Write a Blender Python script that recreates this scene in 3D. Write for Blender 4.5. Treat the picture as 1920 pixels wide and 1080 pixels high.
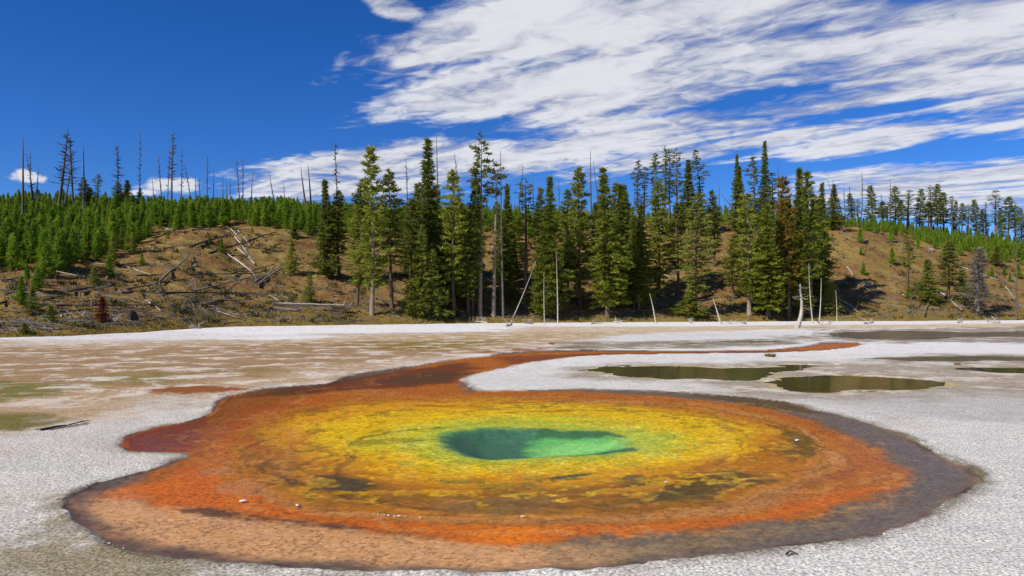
import bpy, math, random
import numpy as np
from mathutils import Vector, Matrix
R = math.radians
for o in list(bpy.data.objects): bpy.data.objects.remove(o)
sc = bpy.context.scene
col = sc.collection

# ------------------------------------------------------------------ camera
EYE = 2.2; F = 1400.0; HOR = 575.0          # focal length and horizon, in photo pixels
cam_d = bpy.data.cameras.new("camera"); cam = bpy.data.objects.new("camera", cam_d); col.objects.link(cam)
cam.location = (0, 0, EYE); cam.rotation_euler = (R(90), 0, 0)
cam_d.sensor_width = 36; cam_d.lens = F / 1920 * 36; cam_d.shift_y = 35 / 1920
cam_d.clip_start = 0.05; cam_d.clip_end = 6000
sc.camera = cam
sc.render.resolution_x = 1024; sc.render.resolution_y = 576
sc.render.engine = 'CYCLES'
sc.view_settings.view_transform = 'Standard'; sc.view_settings.look = 'None'
sc.view_settings.exposure = 0.42; sc.view_settings.gamma = 1

# ------------------------------------------------------------------ sun
SUN_EL, SUN_AZ = R(39), R(-126)             # azimuth measured clockwise from +Y
sd = Vector((math.sin(SUN_AZ) * math.cos(SUN_EL), math.cos(SUN_AZ) * math.cos(SUN_EL), math.sin(SUN_EL)))
sl = bpy.data.lights.new("sun", 'SUN'); sl.energy = 4.2; sl.angle = R(0.5); sl.color = (1, 0.955, 0.88)
so = bpy.data.objects.new("sun", sl); col.objects.link(so)
so.rotation_euler = sd.to_track_quat('Z', 'Y').to_euler(); so.location = sd * 50

# ------------------------------------------------------------------ node helper
class NT:
    def __init__(s, nt): s.nt = nt; s.n = nt.nodes; s.l = nt.links; s.n.clear()
    def node(s, t, **kw):
        n = s.n.new(t)
        for k, v in kw.items(): setattr(n, k, v)
        return n
    def put(s, sock, v):
        if v is None: return
        if hasattr(v, 'is_linked') or hasattr(v, 'links'): s.l.new(v, sock)
        else: sock.default_value = v
    def m(s, op, a, b=None, c=None, clamp=False):
        n = s.node('ShaderNodeMath', operation=op); n.use_clamp = clamp
        for i, v in enumerate((a, b, c)): s.put(n.inputs[i], v)
        return n.outputs[0]
    def ss(s, x, a, b):
        n = s.node('ShaderNodeMapRange', interpolation_type='SMOOTHSTEP')
        s.put(n.inputs[0], x); s.put(n.inputs[1], a); s.put(n.inputs[2], b)
        return n.outputs[0]
    def rng(s, x, a, b, c, d):
        n = s.node('ShaderNodeMapRange'); s.put(n.inputs[0], x)
        for i, v in enumerate((a, b, c, d)): s.put(n.inputs[i + 1], v)
        return n.outputs[0]
    def mix(s, f, a, b, mode='MIX'):
        n = s.node('ShaderNodeMix', data_type='RGBA', blend_type=mode)
        s.put(n.inputs[0], f)
        for sock, v in ((n.inputs[6], a), (n.inputs[7], b)):
            if isinstance(v, tuple) and len(v) == 3: v = v + (1,)
            s.put(sock, v)
        return n.outputs[2]
    def noise(s, vec, scale, detail=4, rough=.55, dist=0, lac=2, col=False):
        n = s.node('ShaderNodeTexNoise')
        if vec is not None: s.l.new(vec, n.inputs['Vector'])
        n.inputs['Scale'].default_value = scale; n.inputs['Detail'].default_value = detail
        n.inputs['Roughness'].default_value = rough; n.inputs['Distortion'].default_value = dist
        return n.outputs[1 if col else 0]
    def xyz(s, x, y, z):
        n = s.node('ShaderNodeCombineXYZ')
        for i, v in enumerate((x, y, z)): s.put(n.inputs[i], v)
        return n.outputs[0]
    def gray(s, v):
        n = s.node('ShaderNodeCombineColor')
        for i in range(3): s.put(n.inputs[i], v)
        return n.outputs[0]

# ------------------------------------------------------------------ world: Nishita sky and procedural clouds
w = bpy.data.worlds.new("World"); sc.world = w; w.use_nodes = True
T = NT(w.node_tree)
sky = T.node('ShaderNodeTexSky', sky_type='NISHITA'); sky.sun_disc = False
sky.sun_elevation = SUN_EL; sky.sun_rotation = SUN_AZ
sky.altitude = 2200; sky.air_density = 1.0; sky.dust_density = 0.3; sky.ozone_density = 3
tc = T.node('ShaderNodeTexCoord')
sp = T.node('ShaderNodeSeparateXYZ'); T.l.new(tc.outputs['Generated'], sp.inputs[0])
X, Y, Z = sp.outputs
Ya = T.m('MAXIMUM', T.m('ABSOLUTE', Y), .08)
U = T.m('DIVIDE', X, Ya); V = T.m('DIVIDE', Z, Ya)
# the cloud deck lies on a flat layer high above: long rolls drifting off to the left
Zc = T.m('MAXIMUM', T.m('ADD', Z, .02), .03)
P = T.m('DIVIDE', X, Zc); Q = T.m('DIVIDE', Y, Zc)
al = T.m('ADD', T.m('MULTIPLY', P, -.74), T.m('MULTIPLY', Q, .67))
ac = T.m('ADD', T.m('MULTIPLY', P, .67), T.m('MULTIPLY', Q, .74))
big = T.noise(T.xyz(T.m('MULTIPLY', al, .33), T.m('MULTIPLY', ac, 1.15), 0), 1.2, 5, .55, .6)
roll = T.noise(T.xyz(T.m('MULTIPLY', al, .95), T.m('MULTIPLY', ac, 2.3), 3.3), 1.3, 4, .5, .7)
fine = T.noise(T.xyz(T.m('MULTIPLY', al, 3.0), T.m('MULTIPLY', ac, 3.8), 7.1), 2.2, 6, .6, .8)
uv = T.xyz(U, V, 0)
puff = T.noise(T.xyz(U, T.m('MULTIPLY', V, 1.8), 0), 34, 6, .6, .3)
def ell(cx, cy, a, b, ang=0):
    """soft patch in the sky; photo pixel units for centre and half axes"""
    cu, cv = (cx - 960) / F, (HOR - cy) / F; a /= F; b /= F
    c, s_ = math.cos(R(ang)), math.sin(R(ang))
    du = T.m('SUBTRACT', U, cu); dv = T.m('SUBTRACT', V, cv)
    p = T.m('DIVIDE', T.m('ADD', T.m('MULTIPLY', du, c), T.m('MULTIPLY', dv, s_)), a)
    q = T.m('DIVIDE', T.m('SUBTRACT', T.m('MULTIPLY', dv, c), T.m('MULTIPLY', du, s_)), b)
    r = T.m('SQRT', T.m('ADD', T.m('MULTIPLY', p, p), T.m('MULTIPLY', q, q)))
    return T.m('SUBTRACT', 1, r)
def mx(L):
    r = L[0]
    for k in L[1:]: r = T.m('MAXIMUM', r, k)
    return r
deck = mx([ell(*e) for e in [
    (1580, 30, 900, 215, 8), (1020, 165, 330, 75, 6), (960, 60, 330, 75, 12), (1500, 150, 650, 115, 12),
    (1250, 262, 600, 60, 9), (740, 316, 330, 58, 7), (560, 335, 160, 34, 2), (1780, 330, 330, 40, 2), (1740, 375, 330, 34, 0), (1640, 262, 170, 26, 10), (735, 12, 70, 30, -20), (1900,130,260,130,0)]])
hole = mx([ell(*e) for e in [(1440, 172, 85, 12, 6), (880, 118, 150, 13, 6), (1760, 300, 300, 26, 3), (1300, 205, 330, 13, 11), (820, 235, 150, 26, 4), (1060, 318, 190, 22, 12), (1560,222,300,14,10), (1330,300,180,16,12)]])
D = T.m('ADD', T.m('MULTIPLY', T.m('MINIMUM', deck, .40), 1.6), -.07)
D = T.m('ADD', D, T.m('MULTIPLY', T.m('MINIMUM', deck, 0), 1.8))
D = T.m('SUBTRACT', D, T.m('MULTIPLY', T.m('MAXIMUM', hole, 0), .75))
D = T.m('ADD', D, T.m('MULTIPLY', T.m('SUBTRACT', big, .5), 1.0))
D = T.m('ADD', D, T.m('MULTIPLY', T.m('SUBTRACT', roll, .5), 2.7))
D = T.m('ADD', D, T.m('MULTIPLY', T.m('SUBTRACT', fine, .5), 1.35))
dens = T.m('MULTIPLY', T.ss(D, -.22, .72), .92)
small = mx([ell(*e) for e in [(50, 331, 44, 13, 0), (45, 327, 22, 12, 0), (318, 351, 80, 15, 0), (320, 345, 55, 15, 0), (265, 360, 60, 8, 0)]])
sden = T.m('MULTIPLY', T.ss(T.m('ADD', small, T.m('MULTIPLY', T.m('SUBTRACT', puff, .5), 2.2)), .0, .6), .93)
dens = T.m('MAXIMUM', dens, sden)
dens = T.m('MULTIPLY', dens, T.ss(Z, 0.0, .05))
shade = T.m('ADD', T.m('MULTIPLY', roll, .75), T.m('MULTIPLY', fine, .45))
ccol = T.mix(T.m('MAXIMUM', T.ss(shade, .46, .74), T.m('MULTIPLY', sden, .95)), (3.0, 3.15, 3.9), (6.0, 6.05, 6.3))
hs = T.node('ShaderNodeHueSaturation'); hs.inputs['Saturation'].default_value = 1.3; hs.inputs['Value'].default_value = 1.0
T.l.new(sky.outputs[0], hs.inputs['Color'])
skyc = T.mix(1.0, hs.outputs[0], (.44, .60, .90), 'MULTIPLY')
fin = T.mix(dens, skyc, ccol)
bg = T.node('ShaderNodeBackground'); T.l.new(fin, bg.inputs[0]); bg.inputs[1].default_value = 0.1
wo = T.node('ShaderNodeOutputWorld'); T.l.new(bg.outputs[0], wo.inputs[0])

# ------------------------------------------------------------------ helpers
def lin(c, k=1.0):
    return tuple(k * (v / 255 / 12.92 if v / 255 <= .04045 else ((v / 255 + .055) / 1.055) ** 2.4) for v in c)
def gp(px, py):
    """point of the flat ground seen at a photo pixel"""
    d = EYE * F / (py - HOR); return ((px - 960) / F * d, d)
def tag(o, label=None, cat=None, group=None, kind=None):
    if label: o['label'] = label
    if cat: o['category'] = cat
    if group: o['group'] = group
    if kind: o['kind'] = kind
    return o
def link(o, parent=None):
    col.objects.link(o)
    if parent: o.parent = parent
    return o
def empty(name, loc=(0, 0, 0)):
    o = bpy.data.objects.new(name, None); o.empty_display_size = .5; o.location = loc; return link(o)
def mat(name, rough=.85, spec=.2):
    m = bpy.data.materials.new(name); m.use_nodes = True
    t = NT(m.node_tree); b = t.node('ShaderNodeBsdfPrincipled'); o = t.node('ShaderNodeOutputMaterial')
    t.l.new(b.outputs[0], o.inputs[0]); b.inputs['Roughness'].default_value = rough
    b.inputs['Specular IOR Level'].default_value = spec
    return m, t, b
def bump(t, b, h, dist, strength=1.0):
    n = t.node('ShaderNodeBump'); n.inputs['Distance'].default_value = dist; n.inputs['Strength'].default_value = strength
    t.l.new(h, n.inputs['Height']); t.l.new(n.outputs[0], b.inputs['Normal'])
def npmesh(name, V, Fc, mats, idx=None, smooth=False):
    """V (n,3), Fc (m,k) index array"""
    me = bpy.data.meshes.new(name); V = np.asarray(V, dtype=np.float32); Fc = np.asarray(Fc, dtype=np.int32)
    k = Fc.shape[1]; n = len(Fc)
    me.vertices.add(len(V)); me.vertices.foreach_set('co', V.ravel())
    me.loops.add(n * k); me.loops.foreach_set('vertex_index', Fc.ravel())
    me.polygons.add(n); me.polygons.foreach_set('loop_start', np.arange(n, dtype=np.int32) * k)
    me.polygons.foreach_set('loop_total', np.full(n, k, dtype=np.int32))
    for m in mats: me.materials.append(m)
    if idx is not None: me.polygons.foreach_set('material_index', np.asarray(idx, dtype=np.int32))
    me.polygons.foreach_set('use_smooth', np.full(n, smooth))
    me.update(calc_edges=True); me.validate()
    return me

class MB:
    """collects tubes and blades into one mesh"""
    def __init__(s): s.v = []; s.f = []; s.n = 0
    def tube(s, pts, rad, sides=6, cap=True):
        pts = [Vector(p) for p in pts]; rings = []
        for i, p in enumerate(pts):
            d = (pts[min(i + 1, len(pts) - 1)] - pts[max(i - 1, 0)]).normalized()
            a = d.cross(Vector((0, 0, 1)) if abs(d.z) < .9 else Vector((1, 0, 0))).normalized(); b = d.cross(a)
            for k in range(sides):
                t = k / sides * 2 * math.pi
                s.v.append(p + (a * math.cos(t) + b * math.sin(t)) * rad[i])
        base = s.n
        for i in range(len(pts) - 1):
            for k in range(sides):
                k2 = (k + 1) % sides
                s.f.append((base + i * sides + k, base + i * sides + k2, base + (i + 1) * sides + k2, base + (i + 1) * sides + k))
        s.n += len(pts) * sides
        if cap:
            for i in (0, len(pts) - 1):
                s.v.append(pts[i]); c = s.n; s.n += 1
                for k in range(0, sides):
                    k2 = (k + 1) % sides
                    s.f.append((c, base + i * sides + k, base + i * sides + k2))
    def mesh(s, name, m, smooth=True):
        me = bpy.data.meshes.new(name); me.from_pydata([tuple(v) for v in s.v], [], s.f)
        me.materials.append(m); me.polygons.foreach_set('use_smooth', [smooth] * len(me.polygons)); me.update(); return me

rs_tab = np.random.RandomState(7).rand(256, 256)
def vn(x, y, s=0):
    x = x + s * 17.31; y = y + s * 9.77
    xi = np.floor(x).astype(int); yi = np.floor(y).astype(int); fx = x - xi; fy = y - yi
    fx = fx * fx * (3 - 2 * fx); fy = fy * fy * (3 - 2 * fy)
    g = lambda a, b: rs_tab[a & 255, b & 255]
    return (g(xi, yi) * (1 - fx) + g(xi + 1, yi) * fx) * (1 - fy) + (g(xi, yi + 1) * (1 - fx) + g(xi + 1, yi + 1) * fx) * fy
def fbm(x, y, s=0, o=4):
    r = 0; a = 1; tot = 0
    for i in range(o): r = r + a * (vn(x * 2 ** i, y * 2 ** i, s + i * 3) - .5); tot += a; a *= .55
    return r / tot * 2
def sdist(X, Y, poly):
    """signed distance, positive inside"""
    P = np.array(poly, dtype=np.float64); n = len(P)
    d2 = np.full(X.shape, 1e18); ins = np.zeros(X.shape, bool)
    for i in range(n):
        ax, ay = P[i]; bx, by = P[(i + 1) % n]; ex, ey = bx - ax, by - ay
        L = ex * ex + ey * ey + 1e-12
        wx, wy = X - ax, Y - ay; t = np.clip((wx * ex + wy * ey) / L, 0, 1)
        d2 = np.minimum(d2, (wx - ex * t) ** 2 + (wy - ey * t) ** 2)
        c = (ay > Y) != (by > Y)
        if ey != 0: ins ^= c & (X < ex * (Y - ay) / ey + ax)
    d = np.sqrt(d2); return np.where(ins, d, -d)
def sst(x, a, b):
    t = np.clip((x - a) / (b - a), 0, 1); return t * t * (3 - 2 * t)

# ------------------------------------------------------------------ shape of the hill
HC = [-1500, -600, 0, 120, 250, 350, 430, 560, 640, 900, 1200, 1400, 1560, 1640, 1700, 1800, 1920, 2500, 3500]
SP = [660, 648, 633, 630, 623, 617, 613, 611, 610, 606, 604, 603, 602, 602, 602, 601, 600, 599, 599]
TP = [550, 540, 512, 515, 485, 440, 432, 432, 440, 440, 445, 435, 432, 440, 462, 485, 505, 540, 550]
TD = [28, 28, 30, 32, 38, 45, 50, 52, 52, 48, 46, 46, 44, 44, 44, 44, 44, 44, 44]
RP = [410, 400, 388, 388, 389, 391, 392, 394, 394, 402, 408, 404, 418, 427, 433, 443, 461, 480, 490]
RD = [70, 70, 75, 75, 75, 75, 70, 70, 70, 65, 60, 60, 55, 50, 50, 50, 50, 50, 50]
SDv = [EYE * F / (p - HOR) for p in SP]
TDv = [a + b for a, b in zip(SDv, TD)]; RDv = [a + b for a, b in zip(TDv, RD)]
TZ = [EYE + d * (HOR - p) / F for d, p in zip(TDv, TP)]; RZ = [EYE + d * (HOR - p) / F for d, p in zip(RDv, RP)]
def hz(x, y):
    x = np.asarray(x, float); y = np.asarray(y, float)
    c = 960 + F * x / np.maximum(y, 5)
    c = c + 30 * fbm(x * .05, y * .05, 5, 2)
    i = lambda L: np.interp(c, HC, L)
    s, t, r, tz, rz = i(SDv), i(TDv), i(RDv), i(TZ), i(RZ)
    s = s + 1.2 * fbm(x * .12, y * .12, 3, 3)
    a = np.clip((y - s) / (t - s), 0, 1); b = np.clip((y - t) / (r - t), 0, 1)
    z1 = tz * (a * .8 + .2 * a * a); z2 = (rz - tz) * (b * 1.15 - .15 * b * b)
    z = z1 + z2 - np.maximum(y - r, 0) * .06 + np.where(y < s, -.35 - (s - y) * .1, 0) * np.clip((s - y) / 1.0, 0, 1)
    bumpy = fbm(x * .12, y * .12, 11, 4) * 1.0 + fbm(x * .5, y * .5, 13, 3) * .4
    return z + bumpy * np.clip((y - s) / 12, 0, 1)
def hit(px, py):
    u, v = (px - 960) / F, (HOR - py) / F
    d = np.arange(40, 330, .15); z = EYE + v * d
    g = hz(u * d, d)
    if v < 0: g = np.maximum(g, 0)
    k = np.nonzero(z <= g)[0]
    if len(k) == 0:
        k = [int(np.argmax(g / d))]
        dd = float(d[k[0]]); return Vector((u * dd, dd, float(g[k[0]])))
    dd = float(d[k[0]]); return Vector((u * dd, dd, float(max(g[k[0]], 0 if v < 0 else -9))))

# ------------------------------------------------------------------ the pool and the flats
OUT = [(225,830),(230,820),(260,808),(300,800),(350,790),(380,780),(400,768),(405,755),(425,742),(460,737),(500,728),(560,722),(620,718),(640,708),(690,697),(780,685),(870,672),(915,668),(940,662),(1000,657.5),(1100,655),(1300,657.5),(1450,655),(1520,648),(1545,641),(1600,641),(1620,645),(1590,652),(1540,657),(1450,660.5),(1300,662),(1150,664.5),(1080,668),(1000,678),(960,685),(930,692),(870,707),(865,715),(885,730),(900,734),(960,732),(1060,729),(1180,731),(1300,737),(1400,744),(1470,752),(1520,765),(1570,778),(1620,790),(1680,810),(1730,838),(1760,855),(1800,870),(1830,885),(1838,902),(1810,915),(1785,935),(1770,945),(1710,980),(1640,1000),(1580,1010),(1500,1022),(1400,1035),(1300,1048),(1200,1058),(1100,1065),(900,1071),(700,1070),(560,1065),(430,1055),(330,1045),(230,1025),(190,1010),(150,985),(130,965),(120,945),(140,925),(180,905),(240,890),(290,880),(335,862),(355,855),(345,849),(300,847),(240,845),(225,838)]
HOLE = [(825,815),(845,803),(900,797),(960,796),(1020,800),(1100,801),(1150,808),(1180,812),(1192,825),(1185,838),(1130,845),(1050,848),(980,852),(920,855),(880,850),(850,838),(835,828)]
POND = [(1100,693),(1150,686),(1220,685),(1290,686),(1350,690),(1430,687),(1500,684),(1545,687),(1480,693),(1445,698),(1432,705),(1400,711),(1330,710),(1250,708),(1150,703)]
PONDB = [(1432,714),(1460,708),(1500,704),(1600,703),(1700,708),(1752,715),(1745,727),(1640,731),(1520,732.5),(1450,728)]
POND2 = [(1780,690),(1860,687),(1990,688),(2100,694),(1990,699),(1860,696)]
POND3 = [(1495,628),(1560,621),(1700,618),(1800,622),(1990,618),(2200,624),(1990,634),(1860,632),(1760,638),(1640,638),(1560,634)]
POND4 = [(1060,648),(1180,643),(1300,641),(1400,638),(1500,637),(1490,642),(1400,645),(1300,650),(1160,652)]
POND5 = [(1600,672),(1720,668),(1850,667),(1990,669),(1990,674),(1850,676),(1700,676)]
G = lambda L: [gp(*p) for p in L]
def LN(p, w_):
    return [(a, b - w_ / 2) for a, b in p] + [(a, b + w_ / 2) for a, b in reversed(p)]
# outside layers: polygon, colour, soft edge (m), ragged (m), strength, break-up
OUTL = [
 ([(-900,637),(500,637),(900,625),(1150,628),(1100,645),(950,658),(880,666),(700,690),(600,715),(430,735),(300,745),(200,770),(0,840),(-900,1100)], (184,154,114), 1.5, 1.5, .9, .5),
 ([(-900,650),(300,650),(620,642),(880,636),(960,640),(900,658),(700,672),(560,700),(300,722),(-900,740)], (160,130,92), 2, 2, .9, .9),
 ([(-300,712),(60,714),(130,730),(90,748),(-300,760)], (112,112,48), .5, .6, .9, .35),
 ([(-300,775),(60,777),(110,790),(60,806),(-300,822)], (110,104,46), .35, .4, .9, .35),
 ([(610,650),(700,641),(860,636),(1000,634),(930,645),(860,655),(720,657)], (140,116,50), 1.2, 1, .9, .3),
 ([(150,712),(260,698),(350,702),(300,722),(180,728)], (136,124,66), .8, .8, .8, .6),
 ([(370,705),(450,688),(570,690),(520,706),(430,716)], (150,126,80), .8, .8, .8, .7),
 ([(255,738),(300,727),(335,722),(480,727),(460,733),(370,737)], (144,74,26), .15, .4, .9, .9),
 ([(0,612),(500,628),(1000,620),(1000,625),(480,633),(0,650)], (215,208,200), 1.5, 1, .6, .3),
 ([(870,660),(1000,650),(1120,650),(1000,658),(930,664)], (150,90,40), .5, .5, .8, .2),
 ([(960,611),(1300,612),(2200,604),(2200,613),(1500,617),(1200,628),(960,632)], (196,168,120), 2.5, 2, .8, .5),
 ([(600,626),(1050,621),(1200,624),(1000,634),(700,640)], (182,156,112), 2, 2, .8, .5),
 ([(1060,640),(1200,625),(1500,620),(1620,645),(1300,640)], (205,200,192), 1.5, 1, .6, .3),
 ([(1480,632),(1540,619),(1990,610),(2300,612),(2300,645),(1900,642),(1700,640),(1560,640)], (126,112,92), 1.5, 3, .85, 1.3),
 ([(1040,640),(1200,640),(1500,634),(1500,645),(1300,654),(1060,655)], (120,108,82), .8, .8, .85, .4),
 ([(1600,675),(1750,664),(2100,662),(2100,680),(1700,682)], (140,125,100), .9, .8, .85, .5),
 ([(1040,702),(1120,682),(1500,678),(1800,684),(2200,682),(2200,745),(1800,742),(1600,748),(1400,740),(1300,722),(1120,714)], (158,146,122), .9, .9, .85, .4),
 ([(1500,745),(1800,740),(2100,745),(2100,800),(1800,800),(1640,785)], (178,172,162), .8, .8, .6, .5),
 ([(-60,1150),(-40,1060),(60,985),(110,935),(150,925),(135,965),(165,1000),(230,1030),(420,1062),(700,1085),(700,1200)], (140,124,84), .3, .3, .62, .8),
 ([(0,1080),(60,1020),(150,1010),(300,1050),(360,1090)], (136,122,80), .2, .25, .5, .8),
 ([(1500,770),(1600,785),(1700,815),(1760,852),(1840,880),(1850,905),(1790,925),(1830,900),(1750,862),(1680,825),(1600,795)], (112,100,52), .07, .1, .8, .6),
 ([(60,806),(90,800),(150,795),(172,789),(165,797),(100,806)], (110,96,80), .03, .05, .8, .5),
]
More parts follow.
